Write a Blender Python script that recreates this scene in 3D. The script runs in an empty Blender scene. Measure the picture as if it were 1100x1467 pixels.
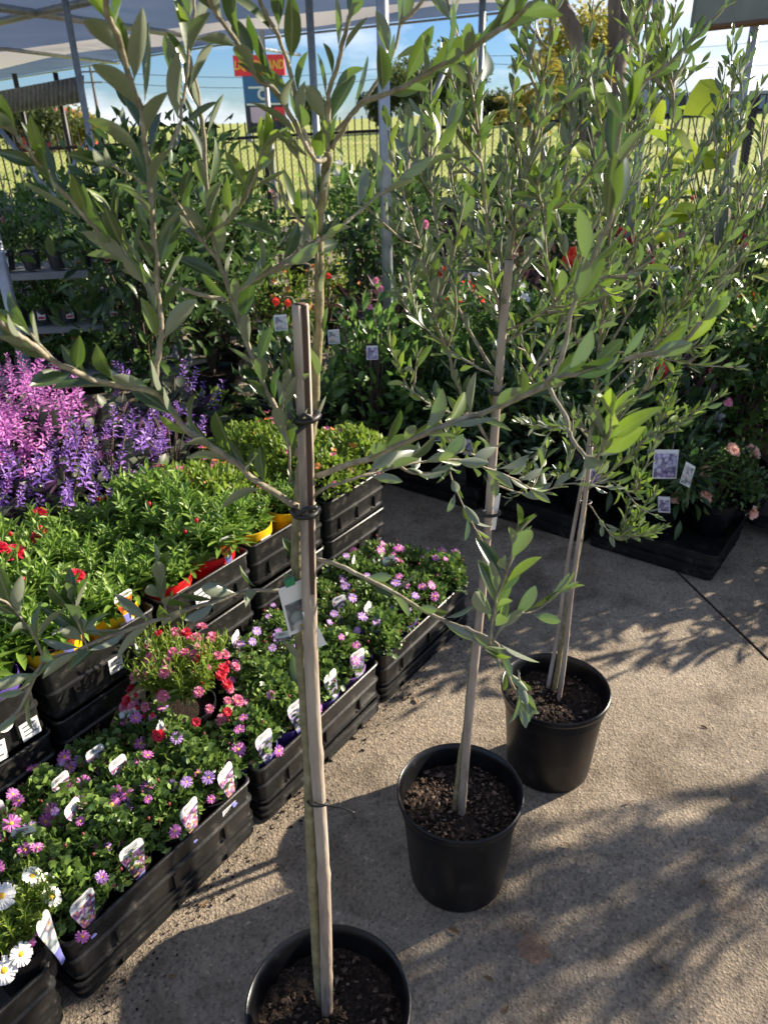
import bpy, math, random
import numpy as np
from mathutils import Vector, Matrix
R = math.radians
sc = bpy.context.scene
COL = sc.collection

# ------------------------------------------------------------------ camera
CW, CH, CF, CP, CR, CZ = 1100, 1467, 1080.0, R(27.7), R(-1.4), 1.55
_fw = np.array([0, math.cos(CP), -math.sin(CP)])
_u0 = np.array([0, math.sin(CP), math.cos(CP)])
_r0 = np.array([1.0, 0, 0])
_rt = _r0*math.cos(CR)+_u0*math.sin(CR)
_up = _u0*math.cos(CR)-_r0*math.sin(CR)
cam = bpy.data.cameras.new('camera'); camo = bpy.data.objects.new('camera', cam); COL.objects.link(camo)
m = Matrix.Identity(4)
for i in range(3):
    m[i][0] = _rt[i]; m[i][1] = _up[i]; m[i][2] = -_fw[i]
m[2][3] = CZ
camo.matrix_world = m
cam.sensor_fit = 'HORIZONTAL'; cam.sensor_width = 36; cam.lens = 36*CF/CW
cam.clip_start = 0.02; cam.clip_end = 2000
cam.dof.use_dof = True; cam.dof.focus_distance = 1.15; cam.dof.aperture_fstop = 13
sc.camera = camo

# ------------------------------------------------------------------ light
SUN_EL, SUN_AZ = R(23), R(65)          # azimuth clockwise from +Y
S = Vector((math.cos(SUN_EL)*math.sin(SUN_AZ), math.cos(SUN_EL)*math.cos(SUN_AZ), math.sin(SUN_EL)))
sl = bpy.data.lights.new('sun', 'SUN'); sl.energy = 5.0; sl.angle = R(0.5); sl.color = (1, .88, .72)
so = bpy.data.objects.new('sun', sl); COL.objects.link(so)
so.rotation_euler = S.to_track_quat('Z', 'Y').to_euler()
w = bpy.data.worlds.new('World'); sc.world = w; w.use_nodes = True
nt = w.node_tree; nt.nodes.clear()
sky = nt.nodes.new('ShaderNodeTexSky'); sky.sky_type = 'NISHITA'; sky.sun_disc = False
sky.sun_elevation = SUN_EL; sky.sun_rotation = SUN_AZ; sky.air_density = 1.0; sky.dust_density = .05; sky.ozone_density = 2.5; sky.altitude = 200
bg = nt.nodes.new('ShaderNodeBackground'); bg.inputs[1].default_value = .05
out = nt.nodes.new('ShaderNodeOutputWorld')
tc = nt.nodes.new('ShaderNodeTexCoord')
mp = nt.nodes.new('ShaderNodeMapping'); mp.inputs['Scale'].default_value = (1, 1, 3.2); mp.inputs['Location'].default_value = (1.1, .6, .4)
nz = nt.nodes.new('ShaderNodeTexNoise'); nz.inputs['Scale'].default_value = 3.1; nz.inputs['Detail'].default_value = 9; nz.inputs['Roughness'].default_value = .58
cr = nt.nodes.new('ShaderNodeValToRGB'); cr.color_ramp.elements[0].position = .47; cr.color_ramp.elements[1].position = .66
mx = nt.nodes.new('ShaderNodeMixRGB'); mx.inputs[2].default_value = (9.0, 9.4, 10.2, 1)
tn = nt.nodes.new('ShaderNodeMixRGB'); tn.blend_type = 'MULTIPLY'; tn.inputs[0].default_value = 1; tn.inputs[2].default_value = (.52, .72, 1.08, 1)
nt.links.new(tc.outputs['Generated'], mp.inputs[0]); nt.links.new(mp.outputs[0], nz.inputs[0])
nt.links.new(nz.outputs[0], cr.inputs[0]); nt.links.new(cr.outputs[0], mx.inputs[0])
nt.links.new(sky.outputs[0], tn.inputs[1]); nt.links.new(tn.outputs[0], mx.inputs[1]); nt.links.new(mx.outputs[0], bg.inputs[0]); nt.links.new(bg.outputs[0], out.inputs[0])
sc.view_settings.view_transform = 'Standard'; sc.view_settings.look = 'None'
sc.view_settings.exposure = 1.4; sc.view_settings.gamma = 1
sc.render.engine = 'CYCLES'
sc.cycles.max_bounces = 8; sc.cycles.transparent_max_bounces = 12

# ------------------------------------------------------------------ helpers
def ray(x, y): return _fw + _rt*(x-CW/2)/CF - _up*(y-CH/2)/CF
def atY(x, y, Y):
    d = ray(x, y); return np.array([0, 0, CZ]) + d*(Y/d[1])
def atz(x, y, z=0.0):
    d = ray(x, y); return np.array([0, 0, CZ]) + d*((z-CZ)/d[2])

def tag(o, label=None, cat=None, group=None, kind=None):
    if label: o['label'] = label
    if cat: o['category'] = cat
    if group: o['group'] = group
    if kind: o['kind'] = kind
    return o
def empty(name, loc=(0, 0, 0), rz=0, label=None, cat=None, group=None):
    o = bpy.data.objects.new(name, None); COL.objects.link(o); o.location = loc; o.rotation_euler = (0, 0, rz)
    o.empty_display_size = .05
    return tag(o, label, cat, group)
KIDS = {}
def link_parent(o, p):
    o.parent = p; KIDS.setdefault(p.name, []).append(o)
def dup(src, parent=None, loc=None, rz=None, label=None, group=None, scale=None):
    c = src.copy(); COL.objects.link(c)
    if parent: link_parent(c, parent)
    if loc is not None: c.location = loc
    if rz is not None: c.rotation_euler = (0, 0, rz)
    if scale is not None: c.scale = (scale,)*3 if isinstance(scale, (int, float)) else scale
    if label: c['label'] = label
    if group: c['group'] = group
    for k in list(KIDS.get(src.name, [])): dup(k, c)
    return c

class MB:
    def __init__(s): s.V = []; s.L = []; s.S = []; s.M = []; s.T = []; s.Rb = []; s.n = 0
    def add(s, v, faces, mat=0, tint=0.0):
        v = np.asarray(v, float); k = len(v); s.V.append(v)
        for f in faces:
            s.L.append(np.asarray(f, np.int32)+s.n)
        s.S.append(np.array([len(f) for f in faces], np.int32))
        s.M.append(np.full(len(faces), mat, np.int32) if np.isscalar(mat) else np.asarray(mat, np.int32))
        s.T.append(np.full(k, tint) if np.isscalar(tint) else np.asarray(tint, float)); s.Rb.append(np.ones(k)); s.n += k
    def addmany(s, V, faces, mat=0, tint=None, rib=None):         # V (n,k,3); same faces each, all quads or all tris
        n, k, _ = V.shape
        F = np.asarray(faces, np.int32); nf, q = F.shape
        idx = (F[None]+(np.arange(n)*k)[:, None, None]+s.n).reshape(-1)
        s.V.append(V.reshape(-1, 3)); s.L.append(idx.astype(np.int32)); s.S.append(np.full(n*nf, q, np.int32))
        s.M.append(np.full(n*nf, mat, np.int32))
        t = np.zeros(n) if tint is None else np.asarray(tint, float)
        s.T.append(np.repeat(t, k)); s.Rb.append(np.tile(rib, n) if rib is not None else np.ones(n*k)); s.n += n*k
    def box(s, c, d, rz=0, mat=0, tint=0):
        x, y, z = [q/2 for q in d]; co, si = math.cos(rz), math.sin(rz)
        v = [(sx*x, sy*y, sz*z) for sz in (-1, 1) for sy in (-1, 1) for sx in (-1, 1)]
        v = [(c[0]+a*co-b*si, c[1]+a*si+b*co, c[2]+e) for a, b, e in v]
        s.add(v, [(0, 2, 3, 1), (4, 5, 7, 6), (0, 1, 5, 4), (2, 6, 7, 3), (0, 4, 6, 2), (1, 3, 7, 5)], mat, tint)
    def tube(s, P, rad, n=8, cap=True, mat=0, tint=0):
        P = np.asarray(P, float); k = len(P); rad = np.full(k, rad) if np.isscalar(rad) else np.asarray(rad, float)
        T = np.gradient(P, axis=0); T /= np.linalg.norm(T, axis=1)[:, None]+1e-12
        a = np.array([1., 0, 0]) if abs(T[0][0]) < .8 else np.array([0, 1., 0])
        N = a-T[0]*(a@T[0]); N /= np.linalg.norm(N); V = []
        th = np.arange(n)*2*math.pi/n
        for i in range(k):
            N = N-T[i]*(N@T[i]); N /= np.linalg.norm(N)+1e-12; B = np.cross(T[i], N)
            V.append(P[i]+rad[i]*(np.cos(th)[:, None]*N+np.sin(th)[:, None]*B))
        F = [(i*n+j, i*n+(j+1) % n, (i+1)*n+(j+1) % n, (i+1)*n+j) for i in range(k-1) for j in range(n)]
        if cap: F += [tuple(range(n))[::-1], tuple((k-1)*n+j for j in range(n))]
        s.add(np.concatenate(V), F, mat, tint)
    def lathe(s, prof, n=40, c=(0, 0, 0), mat=0, tint=0, close=False):
        th = np.arange(n)*2*math.pi/n
        V = np.concatenate([np.stack([c[0]+r*np.cos(th), c[1]+r*np.sin(th), np.full(n, c[2]+z)], 1) for r, z in prof])
        k = len(prof)
        F = [(i*n+j, i*n+(j+1) % n, (i+1)*n+(j+1) % n, (i+1)*n+j) for i in range(k-1) for j in range(n)]
        if close: F += [tuple(range(n))[::-1], tuple((k-1)*n+j for j in range(n))]
        s.add(V, F, mat, tint)
    def mesh(s, name, mats, smooth=True):
        me = bpy.data.meshes.new(name)
        V = np.concatenate(s.V); L = np.concatenate(s.L); Sz = np.concatenate(s.S)
        me.vertices.add(len(V)); me.vertices.foreach_set('co', V.ravel().astype(np.float32))
        me.loops.add(len(L)); me.loops.foreach_set('vertex_index', L.astype(np.int32))
        me.polygons.add(len(Sz)); st = np.concatenate([[0], np.cumsum(Sz)[:-1]])
        me.polygons.foreach_set('loop_start', st.astype(np.int32))
        me.polygons.foreach_set('material_index', np.concatenate(s.M).astype(np.int32))
        me.polygons.foreach_set('use_smooth', np.full(len(Sz), smooth))
        at = me.attributes.new('tint', 'FLOAT', 'POINT'); at.data.foreach_set('value', np.concatenate(s.T).astype(np.float32))
        ar = me.attributes.new('rib', 'FLOAT', 'POINT'); ar.data.foreach_set('value', np.concatenate(s.Rb).astype(np.float32))
        for q in (mats if isinstance(mats, (list, tuple)) else [mats]): me.materials.append(q)
        me.update(calc_edges=True); me.validate()
        return me
    def build(s, name, mats, parent=None, smooth=True, loc=None, rot=None):
        return obj(name, s.mesh(name, mats, smooth), parent, loc, rot)
def obj(name, me, parent=None, loc=None, rot=None):
    o = bpy.data.objects.new(name, me); COL.objects.link(o)
    if parent: link_parent(o, parent)
    if loc is not None: o.location = loc
    if rot is not None: o.rotation_euler = rot
    return o
def smooth_angle(o, a=35):
    me = o.data
    try: me.set_sharp_from_angle(angle=R(a))
    except Exception: pass
    return o

# ------------------------------------------------------------------ materials
def newmat(name):
    mt = bpy.data.materials.new(name); mt.use_nodes = True; n = mt.node_tree; n.nodes.clear()
    o = n.nodes.new('ShaderNodeOutputMaterial'); return mt, n, o
def N(n, t, **kw):
    x = n.nodes.new(t)
    for k, v in kw.items():
        if k.startswith('i_'): x.inputs[k[2:].replace('_', ' ')].default_value = v
        else: setattr(x, k, v)
    return x
def ramp(n, src, stops):
    c = n.nodes.new('ShaderNodeValToRGB'); e = c.color_ramp.elements
    while len(e) < len(stops): e.new(.5)
    for q, (p, col) in zip(e, stops): q.position = p; q.color = (*col, 1)
    n.links.new(src, c.inputs[0]); return c
def coords(n, scale=1.0):
    t = n.nodes.new('ShaderNodeTexCoord'); mpn = n.nodes.new('ShaderNodeMapping')
    sc_ = (scale,)*3 if isinstance(scale, (int, float)) else scale
    mpn.inputs['Scale'].default_value = sc_; n.links.new(t.outputs['Object'], mpn.inputs[0]); return mpn.outputs[0]
def noisy(name, stops, scale=20, detail=6, rough=.6, bump=0, bscale=None, spec=.5, metal=0, nrough=.55, stretch=None, rv=0):
    mt, n, o = newmat(name)
    b = N(n, 'ShaderNodeBsdfPrincipled'); co = coords(n, stretch or 1.0)
    nz = N(n, 'ShaderNodeTexNoise', i_Scale=scale, i_Detail=detail, i_Roughness=nrough); n.links.new(co, nz.inputs[0])
    c = ramp(n, nz.outputs[0], stops); n.links.new(c.outputs[0], b.inputs['Base Color'])
    b.inputs['Roughness'].default_value = rough; b.inputs['Metallic'].default_value = metal
    b.inputs['Specular IOR Level'].default_value = spec
    if rv:
        ma = N(n, 'ShaderNodeMapRange'); ma.inputs[3].default_value = rough-rv; ma.inputs[4].default_value = rough+rv
        n.links.new(nz.outputs[0], ma.inputs[0]); n.links.new(ma.outputs[0], b.inputs['Roughness'])
    if bump:
        z2 = N(n, 'ShaderNodeTexNoise', i_Scale=bscale or scale*3, i_Detail=5); n.links.new(co, z2.inputs[0])
        bp = N(n, 'ShaderNodeBump', i_Strength=bump, i_Distance=.004); n.links.new(z2.outputs[0], bp.inputs['Height']); n.links.new(bp.outputs[0], b.inputs['Normal'])
    n.links.new(b.outputs[0], o.inputs[0]); return mt
def leafmat(name, dark, light, under=None, rough=.45, trans=.3, tcol=None, spec=.5, vein=False):
    """two-sided leaf: tint attribute runs dark -> light, back face shows the underside"""
    mt, n, o = newmat(name)
    a = N(n, 'ShaderNodeAttribute', attribute_name='tint')
    co = coords(n, 1.0)
    nz = N(n, 'ShaderNodeTexNoise', i_Scale=60., i_Detail=3.); n.links.new(co, nz.inputs[0])
    c = ramp(n, a.outputs['Fac'], [(0, dark), (1, light)])
    hv = N(n, 'ShaderNodeHueSaturation'); mr = N(n, 'ShaderNodeMapRange'); mr.inputs[3].default_value = .72; mr.inputs[4].default_value = 1.28
    n.links.new(nz.outputs[0], mr.inputs[0]); n.links.new(mr.outputs[0], hv.inputs['Value']); n.links.new(c.outputs[0], hv.inputs['Color'])
    top = hv.outputs[0]
    if vein:
        ra = N(n, 'ShaderNodeAttribute', attribute_name='rib'); rc = ramp(n, ra.outputs['Fac'], [(0, (.55, .55, .55)), (.1, (.3, .3, .3)), (.2, (0, 0, 0))])
        vm = N(n, 'ShaderNodeMixRGB'); vm.inputs[2].default_value = (.3, .34, .17, 1); n.links.new(rc.outputs[0], vm.inputs[0]); n.links.new(top, vm.inputs[1])
        z3 = N(n, 'ShaderNodeTexNoise', i_Scale=150., i_Detail=4.); n.links.new(co, z3.inputs[0]); bc = ramp(n, z3.outputs[0], [(.68, (0, 0, 0)), (.76, (.5, .5, .5))])
        bm = N(n, 'ShaderNodeMixRGB'); bm.inputs[2].default_value = (.2, .17, .08, 1); n.links.new(bc.outputs[0], bm.inputs[0]); n.links.new(vm.outputs[0], bm.inputs[1]); top = bm.outputs[0]
    if under:
        g = N(n, 'ShaderNodeNewGeometry'); mxx = N(n, 'ShaderNodeMixRGB')
        uc = ramp(n, a.outputs['Fac'], [(0, under), (.6, under), (1, tuple(.5*p+.5*q for p, q in zip(under, light)))])
        n.links.new(g.outputs['Backfacing'], mxx.inputs[0]); n.links.new(top, mxx.inputs[1]); n.links.new(uc.outputs[0], mxx.inputs[2]); top = mxx.outputs[0]
    b = N(n, 'ShaderNodeBsdfPrincipled'); b.inputs['Roughness'].default_value = rough; b.inputs['Specular IOR Level'].default_value = spec
    n.links.new(top, b.inputs['Base Color'])
    t = N(n, 'ShaderNodeBsdfTranslucent')
    tc_ = ramp(n, a.outputs['Fac'], [(0, tcol or tuple(min(1, q*2.2) for q in dark)), (1, tuple(min(1, q*1.5) for q in light))])
    n.links.new(tc_.outputs[0], t.inputs[0])
    ms = N(n, 'ShaderNodeMixShader'); ms.inputs[0].default_value = trans
    n.links.new(b.outputs[0], ms.inputs[1]); n.links.new(t.outputs[0], ms.inputs[2]); n.links.new(ms.outputs[0], o.inputs[0])
    return mt
def plain(name, col, rough=.5, spec=.5, metal=0, var=.15, bump=0):
    lo = tuple(q*(1-var) for q in col); hi = tuple(min(1, q*(1+var)) for q in col)
    return noisy(name, [(.3, lo), (.7, hi)], 14, 5, rough, bump, 60, spec, metal)

M = {}
def concrete():
    mt, n, o = newmat('worn_concrete'); b = N(n, 'ShaderNodeBsdfPrincipled'); co = coords(n)
    big = N(n, 'ShaderNodeTexNoise', i_Scale=1.7, i_Detail=8., i_Roughness=.62); n.links.new(co, big.inputs[0])
    c1 = ramp(n, big.outputs[0], [(.3, (.215, .177, .131)), (.5, (.293, .244, .183)), (.72, (.376, .318, .243))])
    fine = N(n, 'ShaderNodeTexVoronoi', i_Scale=170.); n.links.new(co, fine.inputs[0])
    f2 = N(n, 'ShaderNodeTexNoise', i_Scale=420., i_Detail=3.); n.links.new(co, f2.inputs[0])
    cf = ramp(n, fine.outputs['Color'], [(0, (.3, .29, .28)), (.4, (.85, .84, .83)), (.85, (1.15, 1.12, 1.08)), (1, (2.0, 1.95, 1.85))])
    m1 = N(n, 'ShaderNodeMixRGB', blend_type='MULTIPLY'); m1.inputs[0].default_value = .75
    n.links.new(c1.outputs[0], m1.inputs[1]); n.links.new(cf.outputs[0], m1.inputs[2])
    st = N(n, 'ShaderNodeTexNoise', i_Scale=6., i_Detail=6., i_Roughness=.7); n.links.new(co, st.inputs[0])
    cs = ramp(n, st.outputs[0], [(.36, (.52, .49, .46)), (.5, (1, 1, 1)), (.72, (1.1, 1.06, 1.0))])
    m2 = N(n, 'ShaderNodeMixRGB', blend_type='MULTIPLY'); m2.inputs[0].default_value = .75
    n.links.new(m1.outputs[0], m2.inputs[1]); n.links.new(cs.outputs[0], m2.inputs[2])
    w3 = N(n, 'ShaderNodeTexNoise', i_Scale=2.6, i_Detail=3., i_Distortion=1.2); n.links.new(co, w3.inputs[0])
    c3 = ramp(n, w3.outputs[0], [(.36, (.62, .6, .57)), (.44, (1, 1, 1)), (.6, (1, 1, 1)), (.68, (1.14, 1.12, 1.1))])
    m3 = N(n, 'ShaderNodeMixRGB', blend_type='MULTIPLY'); m3.inputs[0].default_value = .7; n.links.new(m2.outputs[0], m3.inputs[1]); n.links.new(c3.outputs[0], m3.inputs[2])
    # rust stain with its own place on the slab
    rp = atz(762, 1358); vd = N(n, 'ShaderNodeVectorMath', operation='DISTANCE'); vd.inputs[1].default_value = (rp[0], rp[1], 0); n.links.new(co, vd.inputs[0])
    wn = N(n, 'ShaderNodeTexNoise', i_Scale=55., i_Detail=4.); n.links.new(co, wn.inputs[0])
    sb = N(n, 'ShaderNodeMath', operation='MULTIPLY_ADD'); sb.inputs[1].default_value = -.05; n.links.new(wn.outputs[0], sb.inputs[0]); n.links.new(vd.outputs['Value'], sb.inputs[2])
    rr_ = ramp(n, sb.outputs[0], [(0, (.28, .28, .28)), (.012, (0, 0, 0))])
    m4 = N(n, 'ShaderNodeMixRGB'); m4.inputs[2].default_value = (.36, .12, .035, 1); n.links.new(rr_.outputs[0], m4.inputs[0]); n.links.new(m3.outputs[0], m4.inputs[1])
    n.links.new(m4.outputs[0], b.inputs['Base Color']); b.inputs['Roughness'].default_value = .88; b.inputs['Specular IOR Level'].default_value = .3
    ad = N(n, 'ShaderNodeMath', operation='ADD'); n.links.new(fine.outputs['Distance'], ad.inputs[0]); n.links.new(f2.outputs[0], ad.inputs[1])
    med = N(n, 'ShaderNodeTexNoise', i_Scale=60., i_Detail=8., i_Roughness=.75); n.links.new(co, med.inputs[0])
    ad2 = N(n, 'ShaderNodeMath', operation='ADD'); n.links.new(ad.outputs[0], ad2.inputs[0]); n.links.new(med.outputs[0], ad2.inputs[1])
    bp = N(n, 'ShaderNodeBump', i_Strength=.6, i_Distance=.0042); n.links.new(ad2.outputs[0], bp.inputs['Height']); n.links.new(bp.outputs[0], b.inputs['Normal'])
    n.links.new(b.outputs[0], o.inputs[0]); return mt
M['concrete'] = concrete()
M['grass'] = noisy('mown_grass', [(.3, (.2, .26, .06)), (.5, (.36, .4, .11)), (.75, (.5, .48, .18))], .35, 12, .9, .6, 30, .1)
M['soil'] = noisy('potting_mix', [(.3, (.008, .006, .005)), (.55, (.028, .019, .013)), (.75, (.075, .05, .034))], 190, 6, .9, 1, 240, .2)
M['chip'] = noisy('bark_chip', [(.3, (.025, .015, .011)), (.55, (.1, .065, .045)), (.78, (.38, .3, .23))], 60, 3, .85, .4, 160, .2)
M['pot'] = noisy('black_pot_plastic', [(.35, (.0035, .0035, .004)), (.6, (.008, .008, .0095)), (.78, (.045, .04, .034))], 17, 9, .34, .06, 90, .4, rv=.1)
M['tray'] = noisy('dusty_black_tray_plastic', [(.35, (.007, .007, .007)), (.56, (.016, .0155, .0145)), (.78, (.11, .096, .078))], 22, 10, .4, .12, 140, .5, nrough=.7, rv=.12)
M['bamboo'] = noisy('weathered_bamboo', [(.3, (.13, .1, .075)), (.45, (.31, .25, .195)), (.58, (.4, .335, .27)), (.75, (.52, .45, .37))], 34, 8, .62, .3, 190, .3, stretch=(1, 1, .16))
M['bamboo_in'] = plain('bamboo_hollow', (.09, .05, .033), .8)
M['bark'] = noisy('olive_bark', [(.3, (.17, .145, .1)), (.55, (.29, .255, .185)), (.75, (.42, .38, .3))], 70, 6, .75, .4, 240, .2)
M['bark_green'] = noisy('olive_green_stem', [(.3, (.15, .13, .07)), (.55, (.24, .21, .115)), (.75, (.33, .29, .18))], 60, 6, .7, .3, 240, .2)
M['olive'] = leafmat('olive_leaf', (.02, .04, .019), (.3, .43, .045), (.2, .225, .165), .3, .2, (.11, .23, .025), .7, vein=True)
M['tie'] = plain('black_tie', (.01, .01, .011), .5)
M['steel'] = noisy('galvanised_steel', [(.3, (.27, .29, .32)), (.7, (.42, .44, .47))], 20, 6, .45, .1, 60, .5, .55)
M['black_metal'] = plain('black_powder_coat', (.012, .012, .013), .5)
M['paper'] = plain('white_label', (.72, .71, .69), .55, var=.05)
M['ink'] = plain('label_ink', (.06, .06, .07), .6)
M['tagpurple'] = plain('label_violet', (.2, .2, .52), .5)
def picmat(name, cols, scale=140):
    mt, n, o = newmat(name); b = N(n, 'ShaderNodeBsdfPrincipled'); co = coords(n)
    v = N(n, 'ShaderNodeTexVoronoi', i_Scale=scale); n.links.new(co, v.inputs[0])
    sp = N(n, 'ShaderNodeSeparateColor'); n.links.new(v.outputs['Color'], sp.inputs[0])
    k = len(cols); c = ramp(n, sp.outputs[0], [(i/k, q) for i, q in enumerate(cols)]); c.color_ramp.interpolation = 'CONSTANT'
    d = ramp(n, v.outputs['Distance'], [(0, (1, .75, .15)), (.16, (1, .75, .15)), (.2, (1, 1, 1)), (.55, (.75, .75, .75)), (.7, (.3, .3, .35))])
    mm = N(n, 'ShaderNodeMixRGB', blend_type='MULTIPLY'); mm.inputs[0].default_value = 1
    n.links.new(c.outputs[0], mm.inputs[1]); n.links.new(d.outputs[0], mm.inputs[2]); n.links.new(mm.outputs[0], b.inputs['Base Color'])
    b.inputs['Roughness'].default_value = .35; n.links.new(b.outputs[0], o.inputs[0]); return mt
M['pic_daisy'] = picmat('daisy_picture', [(.55, .25, .5), (.6, .5, .62), (.7, .35, .2), (.3, .18, .45), (.7, .68, .7), (.16, .1, .2), (.6, .2, .35)])
M['pic_orange'] = picmat('orange_flower_picture', [(.6, .12, .03), (.7, .3, .03), (.5, .06, .02), (.2, .12, .03)], 90)
M['pic_lilac'] = picmat('lilac_flower_picture', [(.5, .42, .62), (.62, .55, .7), (.25, .24, .34), (.4, .3, .52)], 62)
M['pic_pale'] = picmat('pale_flower_picture', [(.6, .62, .6), (.5, .56, .58), (.62, .5, .5), (.3, .36, .35)], 60)
M['pot_purple'] = plain('purple_pot', (.085, .05, .24), .35)
M['pot_lilac'] = plain('lilac_pot', (.27, .14, .42), .35)
M['pot_red'] = plain('red_pot', (.55, .012, .014), .33)
M['pot_yellow'] = plain('yellow_pot', (.68, .4, .008), .35)
M['pot_grey'] = plain('dark_grey_pot', (.035, .035, .037), .4)
M['daisy_leaf'] = leafmat('daisy_leaf', (.034, .08, .018), (.22, .33, .07), None, .4, .22)
M['straw_leaf'] = leafmat('strawflower_leaf', (.07, .155, .024), (.25, .37, .06), None, .45, .34)
M['lime_leaf'] = leafmat('lime_leaf', (.09, .16, .02), (.26, .34, .04), None, .5, .3)
M['purple_leaf'] = leafmat('plectranthus_leaf', (.022, .035, .018), (.09, .11, .06), (.09, .03, .09), .5, .15)
M['dark_leaf'] = leafmat('dark_shrub_leaf', (.016, .042, .014), (.12, .2, .05), None, .3, .26)
M['mid_leaf'] = leafmat('mid_shrub_leaf', (.036, .085, .02), (.2, .34, .07), None, .36, .34)
M['grey_leaf'] = leafmat('grey_leaf', (.12, .16, .13), (.3, .36, .3), None, .6, .2)
M['bronze_leaf'] = leafmat('bronze_leaf', (.03, .018, .022), (.12, .06, .07), None, .45, .2)
M['yellow_leaf'] = leafmat('yellow_green_leaf', (.07, .14, .015), (.4, .46, .03), None, .4, .4)
M['far_leaf'] = leafmat('far_tree_leaf', (.03, .048, .016), (.12, .15, .04), None, .6, .25)
M['gold_leaf'] = leafmat('gold_tree_leaf', (.09, .1, .02), (.4, .34, .06), None, .6, .35)
def petal(name, a, b): return leafmat(name, a, b, None, .5, .3)
M['pink'] = petal('pink_petal', (.5, .09, .4), (.72, .3, .62))
M['lilac'] = petal('lilac_petal', (.4, .2, .62), (.6, .42, .75))
M['red'] = petal('crimson_petal', (.5, .012, .035), (.66, .05, .1))
M['rose'] = petal('rose_petal', (.6, .09, .25), (.76, .38, .47))
M['white'] = petal('white_petal', (.75, .74, .72), (.85, .84, .82))
M['orange'] = petal('orange_petal', (.75, .2, .04), (.8, .35, .12))
M['violet'] = petal('violet_petal', (.2, .08, .43), (.44, .25, .66))
M['magenta'] = petal('orchid_petal', (.43, .1, .42), (.66, .28, .58))
M['peach'] = petal('peach_petal', (.75, .33, .25), (.85, .58, .48))
M['scarlet'] = petal('scarlet_petal', (.7, .02, .012), (.8, .1, .05))
M['dullbud'] = petal('dusky_bud', (.28, .06, .07), (.4, .12, .12))
M['deepred'] = petal('deep_crimson_petal', (.22, .008, .03), (.34, .03, .07))
M['coral'] = petal('coral_petal', (.6, .09, .1), (.72, .25, .22))
M['disc'] = noisy('flower_disc', [(.3, (.6, .28, .01)), (.7, (.8, .5, .03))], 400, 2, .7)
M['stem'] = plain('green_stem', (.09, .11, .035), .6)
M['twig'] = plain('brown_twig', (.1, .07, .05), .8)

rng = np.random.RandomState(7)
def unit(v): return v/(np.linalg.norm(v, axis=-1, keepdims=True)+1e-12)
# ------------------------------------------------------------------ leaf templates (x across, y along 0..1, z up)
def leaf_template(widths, fold=.25, curl=-.12, cols=3):
    st = len(widths); V = []
    for i, wd in enumerate(widths):
        y = i/(st-1)
        for k in range(cols):
            x = (k/(cols-1)-.5)*wd
            V.append((x, y, abs(x)*fold+curl*y*y))
    F = [(i*cols+k, i*cols+k+1, (i+1)*cols+k+1, (i+1)*cols+k) for i in range(st-1) for k in range(cols-1)]
    return np.array(V), np.array(F)
T_OLIVE = leaf_template([.05, .07, .34, .62, .84, .96, 1.0, .98, .9, .74, .46, .06], .3, -.07)
T_LANCE = leaf_template([.1, .75, 1.0, .7, .04], .3, -.2)
T_OVAL = leaf_template([.08, .8, 1.0, .72, .05], .25, -.15)
T_SMALL = leaf_template([.15, 1.0, .1], .3, -.1)
_v = np.array([(0, 0, 0), (.16, .42, .03), (.5, .5, .1), (.3, .7, .06), (.36, .95, .0), (0, 1.05, -.05), (-.36, .95, 0), (-.3, .7, .06), (-.5, .5, .1), (-.16, .42, .03)])
T_LOBED = (_v, np.array([(0, 1, 5, 9), (1, 2, 3, 5), (3, 4, 5, 5), (9, 5, 7, 8), (5, 6, 7, 7)]))
T_LOBED = (_v, np.array([(0, 1, 9), (1, 2, 3), (1, 3, 5), (3, 4, 5), (1, 5, 9), (9, 5, 7), (9, 7, 8), (7, 5, 6)]))
T_PETAL = leaf_template([.35, 1.0, .85], .15, -.12)
LR = np.random.RandomState(99)
def leaves(mb, P, D, Nn, L, Wd, tint, tmpl, mat=0):
    V, F = tmpl; D = unit(D); X = unit(np.cross(D, Nn)); Z = np.cross(X, D)
    L = np.asarray(L)[:, None, None]; Wd = np.asarray(Wd)[:, None, None]
    n = len(P); y = V[None, :, 1:2]; bend = LR.normal(0, .13, (n, 1, 1)); side = LR.normal(0, .07, (n, 1, 1)); tw = LR.normal(0, .5, (n, 1, 1))*y
    x = V[None, :, :1]*Wd; xr = x*np.cos(tw); zr = x*np.sin(tw)
    out_ = P[:, None]+X[:, None]*(xr+side*y*y*L)+D[:, None]*y*L+Z[:, None]*(V[None, :, 2:]*(Wd*.5+L*.5)+zr+bend*y*y*L)
    mb.addmany(out_, F, mat, tint, np.clip(np.abs(V[:, 0])*2.4, 0, 1))

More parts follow.
